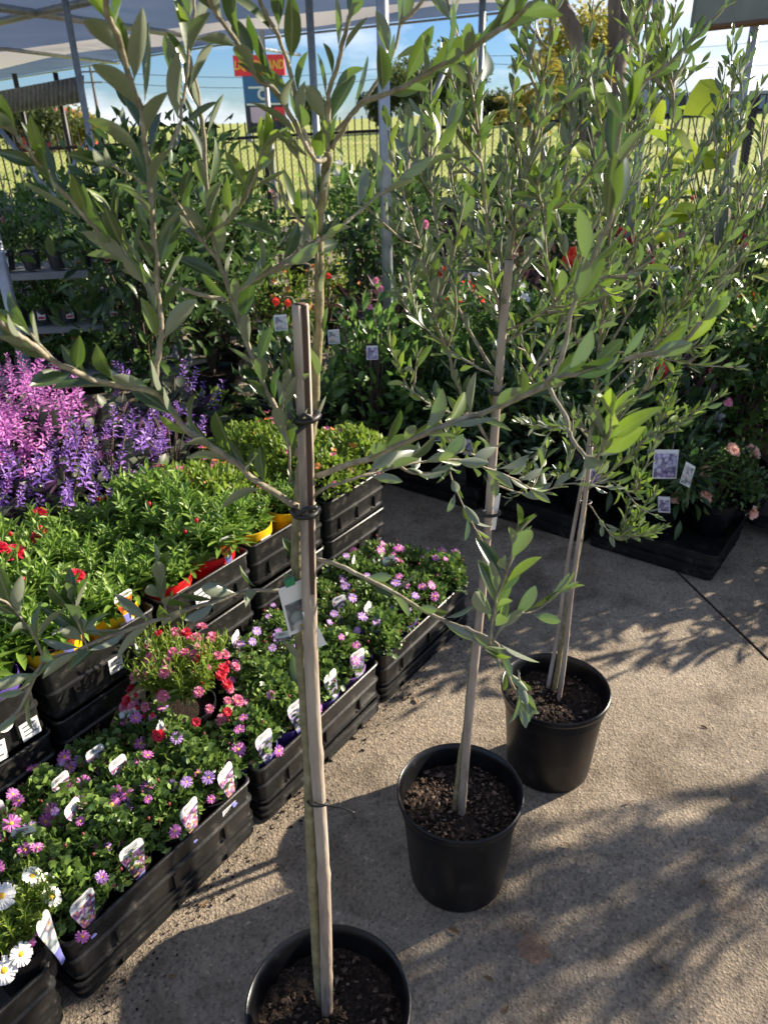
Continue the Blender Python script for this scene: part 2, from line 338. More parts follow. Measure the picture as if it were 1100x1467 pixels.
# ------------------------------------------------------------------ setting: ground, field
def terrain_h(x, y):
    t = min(1, max(0, (y-14)/46.)); t = t*t*(3-2*t)
    xx = max(-60, min(60, x)); return -.012 + t*(.5+.031*xx)
def build_ground():
    ys = np.concatenate([np.linspace(-30, 12, 8), np.linspace(14, 60, 24), [75, 100, 150, 250, 450, 800]])
    xs = np.concatenate([[-800, -400, -200, -100], np.linspace(-60, 60, 41), [100, 200, 400, 800]])
    mb = MB(); V = [(x, y, terrain_h(x, y)) for y in ys for x in xs]; k = len(xs)
    mb.add(V, [(j*k+i, j*k+i+1, (j+1)*k+i+1, (j+1)*k+i) for j in range(len(ys)-1) for i in range(k-1)])
    tag(mb.build('ground', M['grass']), kind='structure')
    # concrete slabs, a joint 8 mm wide between them
    a = atz(1000, 848)[:2]; b = atz(1100, 945)[:2]; d = (b-a)/np.linalg.norm(b-a); nrm = np.array([-d[1], d[0]])
    if nrm[0] < 0: nrm = -nrm
    def slab(name, q0, q1):
        mb = MB(); L0, L1 = -11, 6
        ring = [a+d*L0+nrm*q0, a+d*L1+nrm*q0, a+d*L1+nrm*q1, a+d*L0+nrm*q1]
        n = len(ring); V = [(*p, 0) for p in ring]+[(*p, -.008) for p in ring]
        mb.add(V, [(0, 1, 2, 3), (4, 7, 6, 5)]+[(i, i+4, (i+1) % 4+4, (i+1) % 4) for i in range(4)])
        o = mb.build(name, M['concrete'], smooth=False); tag(o, kind='structure'); return o
    slab('pavement', -14, -.006); slab('pavement', .006, 12)
    mb = MB(); p0 = a+d*-11; p1 = a+d*6
    mb.add([(*(p0-nrm*.006), -.004), (*(p1-nrm*.006), -.004), (*(p1+nrm*.006), -.004), (*(p0+nrm*.006), -.004)], [(0, 1, 2, 3)])
    tag(mb.build('pavement_joint', M['soil']), kind='structure')
build_ground()

# ------------------------------------------------------------------ small builders
def small_pot(name, mat, parent, r=.066, h=.11, z=0, soil=True):
    mb = MB(); t = .002
    mb.lathe([(0.001, .001), (r*.74, 0), (r*.76, .004), (r*.93, h*.8), (r*.985, h*.82), (r, h), (r-t, h+.001), (r-2*t, h), (r*.9, h*.8), (r*.85, h*.6)], 28)
    o = mb.build(name, mat, parent, loc=(0, 0, z)); smooth_angle(o)
    if soil:
        mb = MB(); mb.lathe([(0.001, h*.86), (r*.5, h*.87), (r*.91, h*.84)], 20)
        mb.build('soil', M['soil'], parent, loc=(0, 0, z))
    return o
def tag_card(parent, loc, rz, tilt, pic='pic_daisy', h=.1, wd=.05, style='stick'):
    """plant label: rounded head with picture, violet foot, white price strip"""
    mb = MB(); t = .0006
    rows = [(0, .30), (.14, .34), (.28, .44), (.29, .46), (.62, .8), (.8, 1.0), (.93, .98), (.985, .8), (1.0, .5)]
    mats = [1, 1, 0, 3, 3, 0, 0, 0]
    bend = lambda y: -.05*y*y
    for sgn in (1, -1):
        V = []; F = []; Mx = []
        for y, q in rows:
            V += [(-q*wd/2, bend(y)*h-sgn*t, y*h), (0, bend(y)*h-sgn*t-.02*wd, y*h), (q*wd/2, bend(y)*h-sgn*t, y*h)]
        for i in range(len(rows)-1):
            for k in range(2):
                f = (i*3+k, i*3+k+1, (i+1)*3+k+1, (i+1)*3+k); F.append(f if sgn > 0 else f[::-1]); Mx.append(mats[i] if sgn > 0 else 0)
        mb.add(V, F, Mx)
    # fine print on the white head
    for q in (.955, .925, .895):
        mb.box((0, bend(q)*h-t-.0012, q*h), (wd*.5, .0003, .0012), mat=2)
    o = mb.build('plant_tag', [M['paper'], M['tagpurple'], M['ink'], M[pic]], parent, loc=loc)
    o.rotation_euler = (tilt, 0, rz); return o
def price_label(parent, w_, h_, loc, rot, lines=3):
    mb = MB(); mb.box((0, 0, 0), (w_, .0008, h_))
    for i in range(lines):
        mb.box((-w_*.06*(i % 2), -.0008, h_*(.28-.25*i)), (w_*(.72-.16*(i % 2)), .0003, h_*.07), mat=1)
    return mb.build('price_label', [M['paper'], M['ink']], parent, loc=loc, rot=rot, smooth=False)
def flower_meshes(name, pm, npet, rad, pw, cr_, cup=.15, layers=1, dm='disc', seed=0, mess=.1):
    rg = np.random.RandomState(seed); mb = MB()
    for l in range(layers):
        n = max(5, int(npet*(1-.12*l))); th = np.arange(n)*2*math.pi/n+rg.uniform(0, 1)+rg.normal(0, mess, n)
        D = np.stack([np.cos(th), np.sin(th), np.full(n, cup+.42*l)+rg.normal(0, .08, n)], 1)
        P = np.stack([np.cos(th)*cr_*.6, np.sin(th)*cr_*.6, np.full(n, .001+.0012*l)], 1)
        Lr = (rad-cr_*.5)*(1-.17*l)*rg.uniform(.9, 1.08, n)
        leaves(mb, P, D, np.tile([0, 0, 1.], (n, 1)), Lr, np.full(n, pw), rg.uniform(0, 1, n), T_PETAL)
    pet = mb.mesh(name+'_petals', M[pm])
    mb = MB(); mb.lathe([(.0001, cr_*.55), (cr_*.5, cr_*.48), (cr_*.9, cr_*.2), (cr_, -.001)], 12); disc = mb.mesh(name+'_disc', M[dm])
    return pet, disc
FL = {}
FL['daisy'] = flower_meshes('daisy', 'pink', 22, .0165, .0042, .0048, .12, 1, seed=1)
FL['lilac'] = flower_meshes('lilac_daisy', 'lilac', 22, .015, .0036, .004, .15, 1, seed=2)
FL['double'] = flower_meshes('double_rose', 'rose', 20, .014, .0048, .004, .25, 3, 'disc', 3)
FL['dblred'] = flower_meshes('double_red', 'red', 20, .013, .0048, .003, .3, 3, 'disc', 4)
FL['straw'] = flower_meshes('strawflower', 'red', 30, .024, .0062, .007, .3, 4, 'disc', 5)
FL['marg'] = flower_meshes('marguerite', 'white', 20, .025, .0088, .0075, .06, 1, seed=6)
FL['cali_o'] = flower_meshes('cali_orange', 'orange', 5, .014, .013, .003, .5, 1, seed=7)
FL['cali_p'] = flower_meshes('cali_pink', 'rose', 5, .014, .013, .003, .5, 1, seed=8)
FL['azalea'] = flower_meshes('azalea', 'peach', 8, .027, .02, .004, .5, 2, seed=9, mess=.25)
FL['hib'] = flower_meshes('hibiscus', 'scarlet', 6, .035, .034, .005, .4, 2, seed=10, mess=.3)
FL['deep'] = flower_meshes('deep', 'deepred', 7, .034, .028, .005, .6, 3, seed=21, mess=.3)
FL['rosy'] = flower_meshes('coral', 'coral', 12, .04, .016, .006, .7, 4, seed=22, mess=.3)
FL['pinkb'] = flower_meshes('rosebloom', 'rose', 8, .019, .016, .004, .5, 2, seed=11, mess=.3)
FL['whiteb'] = flower_meshes('whitebloom', 'white', 8, .028, .022, .006, .5, 2, seed=12, mess=.3)
mbk = MB(); mbk.lathe([(.0001, .011), (.004, .0095), (.0055, .005), (.004, 0), (.0001, -.002)], 8)
BUD = mbk.mesh('bud', M['red']); BUD2 = mbk.mesh('daisy_bud', M['dullbud'])
def add_flower(parent, kind, p, nrm, s=1.0, rg=rng, stem_from=None):
    f = obj('flower', FL[kind][0], parent, loc=p)
    z = Vector(nrm).normalized(); q = z.to_track_quat('Z', 'Y') @ Vector((0, 0, 1)).rotation_difference(Vector((0, 0, 1)))
    e = q.to_euler(); f.rotation_euler = e; f.scale = (s, s, s)
    obj('flower_centre', FL[kind][1], f)
    return f
def dome_points(n, rad, h, z0, rg, lo=.55):
    d = unit(rg.normal(size=(n, 3))); d[:, 2] = np.abs(d[:, 2])
    r = rg.uniform(lo, 1, n)**.6
    lump = 1+.16*np.sin(d[:, 0]*5+rg.uniform(0, 6))*np.cos(d[:, 1]*6+rg.uniform(0, 6))
    P = d*(r*lump)[:, None]*np.array([rad, rad, h])+np.array([0, 0, z0]); return P, d

# ------------------------------------------------------------------ daisy plants and their kin
def foliage_dome(seed, mat, rad, h, z0, n, L, Wd, tmpl, up=.6, lo=.5):
    rg = np.random.RandomState(seed); mb = MB()
    P, d = dome_points(n, rad, h, z0, rg, lo)
    D = unit(d+rg.normal(0, .6, (n, 3))+np.array([0, 0, up])); Nn = unit(d*.6+np.array([0, 0, 1.])+rg.normal(0, .45, (n, 3)))
    l = L*rg.uniform(.6, 1.25, n); leaves(mb, P, D, Nn, l, Wd*l/L, np.clip(rg.normal(.45, .28, n), 0, 1), tmpl)
    return mb.mesh('foliage', M[mat])
def stem_set(seed, z0, z1, rad, n, r=.0015, mat='stem'):
    rg = np.random.RandomState(seed); mb = MB()
    for i in range(n):
        a = rg.uniform(0, 6.28); q = rad*rg.uniform(.2, .9)
        p0 = np.array([.15*q*math.cos(a), .15*q*math.sin(a), z0]); p1 = np.array([q*math.cos(a), q*math.sin(a), z1*rg.uniform(.75, 1)])
        mid = (p0+p1)/2+np.array([0, 0, .1*(z1-z0)])
        mb.tube([p0, mid, p1], [r*1.3, r, r*.7], 5)
    return mb.mesh('stems', M[mat])
DAISY_FOL = [foliage_dome(20+i, 'daisy_leaf', .085, .085, .12, 760, .021, .02, T_LOBED) for i in range(3)]
LILAC_FOL = [foliage_dome(30+i, 'daisy_leaf', .085, .075, .12, 900, .015, .009, T_SMALL) for i in range(2)]
STRAW = []
def straw_fol(seed, mat='straw_leaf', nst=34, L=.05, Wd=.013, rad=.1, h=.17):
    rg = np.random.RandomState(seed); mb = MB(); tips = []
    for i in range(nst):
        a = rg.uniform(0, 6.28); q = rad*math.sqrt(rg.uniform(0, 1)); hh = h*rg.uniform(.62, 1)*(1-.25*(q/rad)**2)
        base = np.array([.4*q*math.cos(a), .4*q*math.sin(a), .1]); tip = np.array([q*math.cos(a), q*math.sin(a), .1+hh]); tips.append(tip)
        k = 17; t = np.linspace(.25, 1, k)[:, None]; P = base+(tip-base)*t
        th = np.arange(k)*2.4+rg.uniform(0, 6); el = np.linspace(.15, 1.1, k)+rg.normal(0, .2, k)
        D = np.stack([np.cos(th)*np.cos(el), np.sin(th)*np.cos(el), np.sin(el)], 1)
        Nn = np.tile([0, 0, 1.], (k, 1))+rg.normal(0, .25, (k, 3)); Nn = unit(Nn-D*(Nn*D).sum(1, keepdims=True))
        l = L*np.linspace(1.1, .5, k)*rg.uniform(.75, 1.2, k); leaves(mb, P, D, Nn, l, Wd*l/L*1.1, np.clip(rg.normal(.4, .25, k)+.25*t[:, 0]-.1, 0, 1), T_LANCE)
        mb.tube([base, tip], [.0022, .0014], 5, tint=.5)
    return mb.mesh('foliage', M[mat]), tips
STRAW = [straw_fol(40+i) for i in range(3)]
FINE = straw_fol(50, 'lime_leaf', 60, .028, .006, .1, .11)
CALI = foliage_dome(60, 'lime_leaf', .12, .1, .12, 900, .024, .011, T_OVAL)

# ------------------------------------------------------------------ trays
def rr(L, D, inset, z, rad=.02, k=4):
    x0, x1, y0, y1 = inset, L-inset, inset, D-inset; r = max(.003, rad-inset*.5); P = []
    for cx, cy, a0 in ((x1-r, y0+r, -90), (x1-r, y1-r, 0), (x0+r, y1-r, 90), (x0+r, y0+r, 180)):
        for i in range(k): a = R(a0+90*i/(k-1)); P.append((cx+r*math.cos(a), cy+r*math.sin(a), z))
    return P
def ring_loft(mb, rings, mat=0, cap_last=True):
    n = len(rings[0]); V = [p for r in rings for p in r]
    F = [(i*n+j, i*n+(j+1) % n, (i+1)*n+(j+1) % n, (i+1)*n+j) for i in range(len(rings)-1) for j in range(n)]
    if cap_last: F.append(tuple((len(rings)-1)*n+j for j in range(n)))
    mb.add(V, F, mat)
def tray_mesh(L, D, H):
    mb = MB(); q = H
    prof = [(.012, 0), (.010, .003), (.008, q*.08), (.0025, q*.085), (.002, q*.14), (.007, q*.15), (.0045, q*.50), (.0, q*.515), (.0, q*.55), (.006, q*.575), (.004, q*.93), (.0, q*.94), (-.001, q*.985), (.001, q), (.005, q), (.0065, q*.97), (.009, q*.6), (.012, .008)]
    ring_loft(mb, [rr(L, D, i, z) for i, z in prof])
    # ribs and slots on the two long sides
    for y, s in ((.004, -1), (D-.004, 1)):
        for x in (L*.2, L*.5, L*.8):
            mb.box((x, y-s*.001, q*.33), (.006, .012, q*.3))
    for x in (.004, L-.004):
        for y in (D*.25, D*.75): mb.box((x, y, q*.33), (.012, .006, q*.3))
    return mb.mesh('tray', M['tray'])
_tc = {}
def tray(L, D, H, loc, rz, label, group='black stacking plant trays', floor=True):
    key = (round(L, 3), round(D, 3), round(H, 3))
    if key not in _tc: _tc[key] = tray_mesh(L, D, H)
    o = obj('plant_tray', _tc[key], None, loc, (0, 0, rz)); smooth_angle(o, 40)
    return tag(o, label, 'plant tray', group)

P0 = np.array([-.62, .88]); U = np.array([.585, .811]); U /= np.linalg.norm(U); Vv = np.array([-U[1], U[0]]); RZ = math.atan2(U[1], U[0])
def W(s, v, z): p = P0+U*s+Vv*v; return (p[0], p[1], z)
def rj(a=.01): return rng.uniform(-a, a)

# front row: nested trays on the concrete
front = [('A', -.53, 'nearest front tray at the bottom left corner holding the white marguerite'), ('B', 0, 'long dusty front tray full of black pots of pink daisies'),
         ('C', .52, 'front tray behind the bamboo stake holding purple pots and the pink double daisy'), ('D', 1.04, 'far front tray with grey sunlit side holding lilac pots')]
FZ = .042
for nm, s, lab in front:
    dv = .0 if nm != 'C' else -.004
    tray(.5, .36, .13, W(s+.002, dv, FZ), RZ+rj(.008), lab)
    tray(.5, .36, .052, W(s-.003, dv-.004, -.0005), RZ+rj(.012), {'A': 'shallow tray under the nearest corner tray of white marguerites', 'B': 'shallow tray under the long tray of pink daisies', 'C': 'shallow tray under the tray of purple pots', 'D': 'shallow tray under the far tray of lilac pots'}[nm])
# second row: taller stacks end-on
second = [(-.06, 'at the left edge with peeling labels'), (.285, 'with two square white stickers below strawflowers'), (.62, 'below the red pots'), (.96, 'below the yellow pots'), (1.30, 'below the dark labelled pot behind the stake')]
for i, (s, lab) in enumerate(second):
    for k, z in enumerate((0, .15, .30)):
        word = ('bottom', 'middle', 'topmost')[k]
        t = tray(.325, .5, .148, W(s+rj(.004), .40+rj(.006), z-.0005*(k == 0)), RZ+rj(.012), '%s tray in second row stack %s' % (word, lab))
        if k == 2 and i in (0, 1, 2):
            for (lx, lz, sz) in {0: ((.285, .036, .045), (.2, .03, .05)), 1: ((.18, .06, .04), (.26, .065, .036)), 2: ((.13, .1, .05),)}[i]:
                price_label(t, sz, sz*1.05, (lx, -.0018, lz), (0, rj(.1), 0))
# third row trays
for i in range(5):
    tray(.5, .36, .15, W(-.2+i*.53+rj(.01), 1.0, .30), RZ+rj(.01), 'tray of the third row below %s' % ('the left end of the purple spires', 'the violet spires at the left edge', 'the pink spires', 'the paler right hand spires', 'the dark leafy pots behind the stake')[i])
    tray(.5, .36, .298, W(-.2+i*.53+rj(.01), 1.0, -.0005), RZ+rj(.01), 'tall crate supporting the third row tray under %s' % ('the left end of the purple spires', 'the violet spires at the left edge', 'the pink spires', 'the paler right hand spires', 'the dark leafy pots behind the stake')[i], 'crates under the third row')

# ------------------------------------------------------------------ front row plants
def tag_rz(): return RZ
def daisy_plant(kind, potmat, loc, label, group, nfl, fol, tagpic=None, seed=0, sc=1.0, fz=.0, potr=.066, front_tag=True, fr=.095):
    rg = np.random.RandomState(seed)
    t = empty('potted_daisy', loc, RZ+rj(.1), label, 'potted flower', group)
    small_pot('pot', M[potmat], t, potr, .115)
    f = obj('foliage', fol, t, rot=(0, 0, rg.uniform(0, 6.28))); f.scale = (sc, sc, sc)
    if front_tag: f.location = (0, .026, .0)
    P, d = dome_points(nfl, fr, fr, .125, rg, .97)
    for p, q in zip(P, d):
        add_flower(t, kind if not isinstance(kind, (list, tuple)) else kind[rg.randint(len(kind))], p, q*.5+np.array([-.1, -.55, .75])+rg.normal(0, .3, 3), rg.uniform(.5, 1.1))
    for i in range(rg.randint(4, 9)):
        p, q = dome_points(1, fr, fr, .125, rg, .95); obj('flower_bud', BUD2, t, loc=p[0]).scale = (.6, .6, .6)
    if tagpic and front_tag:
        tag_card(t, (rj(.012), -potr-.004, .082), rj(.2), -.16+rj(.08), tagpic, .114, .056)
        price_label(t, .042, .028, (rj(.008), -potr-.002, .082), (.1, 0, 0))
    elif tagpic:
        tag_card(t, (rj(.02), rj(.03), .13), rj(.8), -.2+rj(.2), tagpic, .1, .046)
    return t
GD = 'pink daisies in the long front tray'
for c in range(4):
    for r_ in range(3):
        s = .065+c*.123+rj(.006); v = .078+r_*.112+rj(.006)
        where = ('front row', 'middle row', 'back row')[r_]
        pos = ('nearest the white marguerites', 'second from the marguerite end', 'third from the marguerite end', 'beside the purple pots')[c]
        daisy_plant(['daisy', 'daisy', 'daisy', 'lilac'], 'pot', W(s, v, FZ+.01), 'pink daisies in black pot, long tray, %s, %s' % (where, pos), GD, (5, 8, 8)[r_]+rng.randint(3), DAISY_FOL[rng.randint(3)], 'pic_daisy', 100+c*3+r_, 1, front_tag=(r_ == 0), fr=.097)
# tray C
spec = [(.58, .08, 'daisy', 'pot_purple'), (.70, .085, 'daisy', 'pot_purple'), (.83, .08, 'daisy', 'pot_purple'), (.95, .08, 'daisy', 'pot_lilac'),
        (.74, .20, 'daisy', 'pot'), (.86, .20, 'lilac', 'pot'), (.96, .2, 'lilac', 'pot_purple'), (.80, .31, 'lilac', 'pot'), (.94, .31, 'lilac', 'pot')]
for i, (s, v, kd, pm) in enumerate(spec):
    nm = {'pot_purple': 'purple', 'pot': 'black', 'pot_lilac': 'lilac'}[pm]
    daisy_plant(kd, pm, W(s, v, FZ+.01), '%s pot of %s daisies, tray behind the stake, %s' % (nm, 'pink' if kd == 'daisy' else 'small lilac', ['front left corner', 'front, second from left', 'front, third from left', 'front right corner', 'middle, left', 'middle, centre', 'middle, right', 'back, centre', 'back, right'][i]), 'daisies in the second front tray', 6, (DAISY_FOL if kd == 'daisy' else LILAC_FOL)[i % 2], 'pic_lilac' if i < 4 else ('pic_daisy' if i % 2 else None), 140+i, front_tag=i < 4)
# tray D
for i, (s, v, pm) in enumerate([(1.10, .08, 'pot_lilac'), (1.23, .085, 'pot_purple'), (1.36, .08, 'pot'), (1.48, .08, 'pot'), (1.10, .2, 'pot'), (1.23, .2, 'pot'), (1.36, .2, 'pot'), (1.48, .2, 'pot'), (1.15, .31, 'pot'), (1.29, .31, 'pot'), (1.44, .31, 'pot')]):
    nm = {'pot_purple': 'purple', 'pot': 'black', 'pot_lilac': 'lilac'}[pm]
    daisy_plant('lilac' if s < 1.33 else 'daisy', pm, W(s, v, FZ+.01), '%s pot of %s in the far grey sided tray, %s' % (nm, 'lilac daisies' if s < 1.33 else 'pink daisies', ['front left corner', 'front, second from left', 'front, third from left', 'front right corner', 'middle left', 'middle, second from left', 'middle, third from left', 'middle right', 'back left', 'back centre', 'back right'][i]), 'daisies in the far front tray', 6, LILAC_FOL[i % 2] if i % 3 else DAISY_FOL[i % 3], 'pic_lilac' if i in (0, 4, 6, 9) else None, 170+i, front_tag=False)
# pink double daisy bush
def bush(loc):
    t = empty('double_daisy', loc, 0, 'bushy double daisy with crimson and rose pompon blooms above the pink daisies', 'potted flower')
    small_pot('pot', M['pot'], t, .075, .13)
    rg = np.random.RandomState(5)
    me, tips = FINE; f = obj('foliage', me, t); f.scale = (1.3, 1.3, 1.75)
    for i in range(58):
        p, d = dome_points(1, .14, .17, .15, rg, .97)
        add_flower(t, 'double' if rg.rand() < .72 else 'dblred', p[0], d[0]*.8+np.array([0, -.3, .8]), rg.uniform(.8, 1.25))
    for i in range(12):
        p, d = dome_points(1, .13, .14, .15, rg, .97); obj('flower_bud', BUD, t, loc=p[0])
bush(W(.55, .27, FZ+.06))
# white marguerites in tray A
def marg(loc, label, n, seed):
    rg = np.random.RandomState(seed); t = empty('potted_marguerite', loc, RZ, label, 'potted flower', 'white marguerites')
    small_pot('pot', M['pot'], t, .066, .115)
    f = obj('foliage', FINE[0], t); f.scale = (.9, .9, 1.25)
    for i in range(n):
        p, d = dome_points(1, .085, .11, .15, rg, .97); add_flower(t, 'marg', p[0], d[0]*.5+np.array([.2, -.5, .8]), rg.uniform(.7, .92))
    return t
_g = atz(8, 1300, .30)
mg = marg((_g[0], _g[1], .1), 'white marguerite daisies with yellow centres at the left end of the pink daisies', 9, 3)
tag_card(mg, (.03, -.085, .075), .5, -.15, 'pic_pale', .13, .04)
marg(W(-.22, .24, FZ+.01), 'white marguerite daisies at the left edge of the picture', 8, 4)

# ------------------------------------------------------------------ second row plants
Z2 = .315
def straw(loc, potmat, label, group, nfl, nbud, seed, kind='straw', s=1.0):
    rg = np.random.RandomState(seed); t = empty('potted_strawflower', loc, rg.uniform(0, 6.28), label, 'potted flower', group)
    small_pot('pot', M[potmat], t, .075, .15)
    me, tips = STRAW[seed % 3]
    f = obj('foliage', me, t); f.location = (0, 0, .025); f.scale = (s*1.14, s*1.14, s)
    idx = rg.permutation(len(tips))
    for k in range(nfl):
        p = tips[idx[k]]*s+np.array([0, 0, .05]); add_flower(t, kind, p, rg.normal(0, .3, 3)+np.array([0, 0, 1]), rg.uniform(.8, 1.1))
    for k in range(nbud):
        obj('flower_bud', BUD, t, loc=tips[idx[nfl+k]]*s+np.array([0, 0, .035]))
    return t
col2 = [(-.055+.075, 0), (-.055+.24, 0), (.285+.08, 1), (.285+.245, 1), (.62+.08, 2), (.62+.245, 2), (.96+.08, 3), (.96+.245, 3), (1.3+.08, 4), (1.3+.245, 4)]
where2 = ['at the far left edge', 'at the left edge', 'over the two stickers, left', 'over the two stickers, right', 'left of the red pot', 'in the red pot column', 'left yellow pot column', 'right yellow pot column', 'behind the stake', 'at the right end']
dep2 = ['front', 'middle', 'back']
for ci, (s, st) in enumerate(col2):
    for r_ in range(3):
        v = .40+.088+r_*.16; pm = 'pot'
        if (ci, r_) in ((1, 0),): pm = 'pot_purple'
        if (ci, r_) in ((2, 0), (3, 0), (6, 0), (7, 0)): pm = 'pot_yellow'
        if (ci, r_) in ((5, 0), (4, 0)): pm = 'pot_red'
        if (ci, r_) == (9, 0): pm = 'pot_grey'
        cn = {'pot': 'black', 'pot_purple': 'purple', 'pot_yellow': 'yellow', 'pot_red': 'red', 'pot_grey': 'dark grey'}[pm]
        if ci <= 5:
            t = straw(W(s+rj(.008), v+rj(.01), Z2), pm, 'strawflower in %s pot, %s of second row, %s' % (cn, dep2[r_], where2[ci]), 'strawflowers in the second row', {(2, 0): 1, (2, 1): 4, (2, 2): 2, (3, 2): 2, (0, 2): 1, (1, 1): 2}.get((ci, r_), 0), (1, 1, 2)[r_], 200+ci*3+r_, s=(.9, 1.2, 1.0, 1.25, 1.08, .95, 1.15)[(ci*3+r_*2) % 7])
        else:
            rg = np.random.RandomState(300+ci*3+r_)
            t = empty('potted_petunia', W(s+rj(.01), v+rj(.01), Z2), rg.uniform(0, 6), '%s trumpet flowers, %s pot, %s of second row, %s' % ('orange and pink', cn, dep2[r_], where2[ci]), 'potted flower', 'trumpet flowers in the second row')
            small_pot('pot', M[pm], t, .075, .15)
            if ci in (6, 7) and r_ == 0:
                me, tips = STRAW[ci % 3]; f = obj('foliage', me, t); f.location = (0, 0, .05); f.scale = (.8, .8, .75)
                add_flower(t, 'cali_o', (.07, .0, .19), (.2, -.4, .8), 1.3)
            else:
                f = obj('foliage', CALI, t); f.location = (0, 0, .025); q = rg.uniform(.9, 1.25); f.scale = (1.12, 1.12, q)
                for k in range(13):
                    p, d = dome_points(1, .125, .115, .155, rg, .97); add_flower(t, ('cali_o', 'cali_p')[rg.randint(2)], p[0], d[0]+np.array([0, -.2, .4]), rg.uniform(.7, 1.05))
        if pm in ('pot_yellow', 'pot_red', 'pot_grey'):
            a = -t.rotation_euler.z+RZ
            nx, ny = math.sin(a)*.0755, -math.cos(a)*.0755
            price_label(t, .04, .026, (nx*1.0, ny*1.0, .115), (-.1, 0, a))
            if ci in (2, 3, 5):
                tag_card(t, (nx*1.1, ny*1.1, .128), a+rj(.3), -.1, 'pic_orange', .085, .055)

# ------------------------------------------------------------------ third row: plectranthus spires
def spike_mesh(mat, seed, h=.16):
    rg = np.random.RandomState(seed); mb = MB(); n = 34
    t = np.linspace(.1, 1, n); th = np.arange(n)*2.4
    P = np.stack([.004*np.cos(th), .004*np.sin(th), t*h], 1)
    el = .1+.6*t+rg.normal(0, .25, n); D = np.stack([np.cos(th)*np.cos(el), np.sin(th)*np.cos(el), np.sin(el)], 1)
    l = .034*(1.1-.62*t)*rg.uniform(.55, 1.2, n)
    leaves(mb, P, D, np.tile([0, 0, 1.], (n, 1))+rg.normal(0, .4, (n, 3)), l, l*.36, rg.uniform(0, 1, n), T_LANCE, 0)
    mb.tube([(0, 0, -.05), (0, 0, h)], [.0018, .001], 5, mat=1)
    return mb.mesh('flower_spike', [M[mat], M['bronze_leaf']])
SPK = {'violet': [spike_mesh('violet', 1), spike_mesh('violet', 2)], 'magenta': [spike_mesh('magenta', 3), spike_mesh('magenta', 4)]}
PL_FOL = [foliage_dome(70+i, 'purple_leaf', .17, .2, .14, 420, .05, .034, T_OVAL, .2, .45) for i in range(2)]
pl = [(-.05, 1.05, 'violet'), (.2, 1.02, 'violet'), (.48, 1.0, 'violet'), (.75, 1.0, 'violet'), (.95, 1.03, 'violet'), (1.18, 1.0, 'violet'), (.1, 1.3, 'violet'), (.4, 1.26, 'magenta'), (.68, 1.26, 'magenta'), (.92, 1.28, 'magenta'), (1.15, 1.3, 'magenta'), (.55, 1.5, 'magenta'), (.95, 1.52, 'magenta'), (1.4, 1.25, 'violet')]
for i, (s, v, kd) in enumerate(pl):
    rg = np.random.RandomState(400+i)
    t = empty('spur_flower', W(s, v, .31), rg.uniform(0, 6.28), '%s spur flower bush, %s of the purple flower bank' % (kd, ['front at the left end', 'front, second from left end', 'front, third from left', 'front, fourth from left', 'front, fifth from left', 'front at the right end', 'middle at the left end', 'middle, second from left', 'middle, centre', 'middle, third from right', 'middle, second from right', 'rear left', 'rear right', 'middle at the right end'][i]), 'flowering bush', 'spur flowers in the third row')
    small_pot('pot', M['pot'], t, .09, .16)
    obj('stems', stem_set(500+i, .14, .36, .15, 12, .003, 'twig'), t)
    f = obj('foliage', PL_FOL[i % 2], t)
    hs = (.9 if v < 1.1 else 1.45)*(1 if s < 1.1 else .68); f.scale = (1.05, 1.05, min(hs, 1.08))
    for k in range((36 if v < 1.15 else 48) if s < 1.1 else 11):
        p, d = dome_points(1, .18, .22*hs, .15, rg, .93)
        sp = obj('flower_spike', SPK[kd][rg.randint(2)], t, loc=p[0]*.96)
        q = Vector(d[0]*.7+np.array([0, 0, .9])+rg.normal(0, .34, 3)).to_track_quat('Z', 'Y').to_euler(); sp.rotation_euler = q
        z = rg.uniform(.4, .95); sp.scale = (z, z, z)

# ------------------------------------------------------------------ olive trees
def catmull(P, k=6):
    P = np.asarray(P, float)
    if len(P) < 3: return np.array([P[0]+(P[-1]-P[0])*t for t in np.linspace(0, 1, k+1)])
    Q = np.vstack([2*P[0]-P[1], P, 2*P[-1]-P[-2]]); o = []
    for i in range(1, len(Q)-2):
        for t in np.arange(k)/k:
            o.append(.5*((2*Q[i])+(-Q[i-1]+Q[i+1])*t+(2*Q[i-1]-5*Q[i]+4*Q[i+1]-Q[i+2])*t*t+(-Q[i-1]+3*Q[i]-3*Q[i+1]+Q[i+2])*t**3))
    o.append(Q[-2]); return np.array(o)
def resample(C, step):
    d = np.concatenate([[0], np.cumsum(np.linalg.norm(np.diff(C, axis=0), axis=1))]); n = max(2, int(d[-1]/step)+1)
    s = np.linspace(0, d[-1], n); return np.stack([np.interp(s, d, C[:, i]) for i in range(3)], 1), d[-1]
class LeafBag:
    def __init__(s): s.P = []; s.D = []; s.N = []; s.L = []; s.W = []; s.T = []
    def put(s, p, d, n, l, w_, t): s.P.append(p); s.D.append(d); s.N.append(n); s.L.append(l); s.W.append(w_); s.T.append(t)
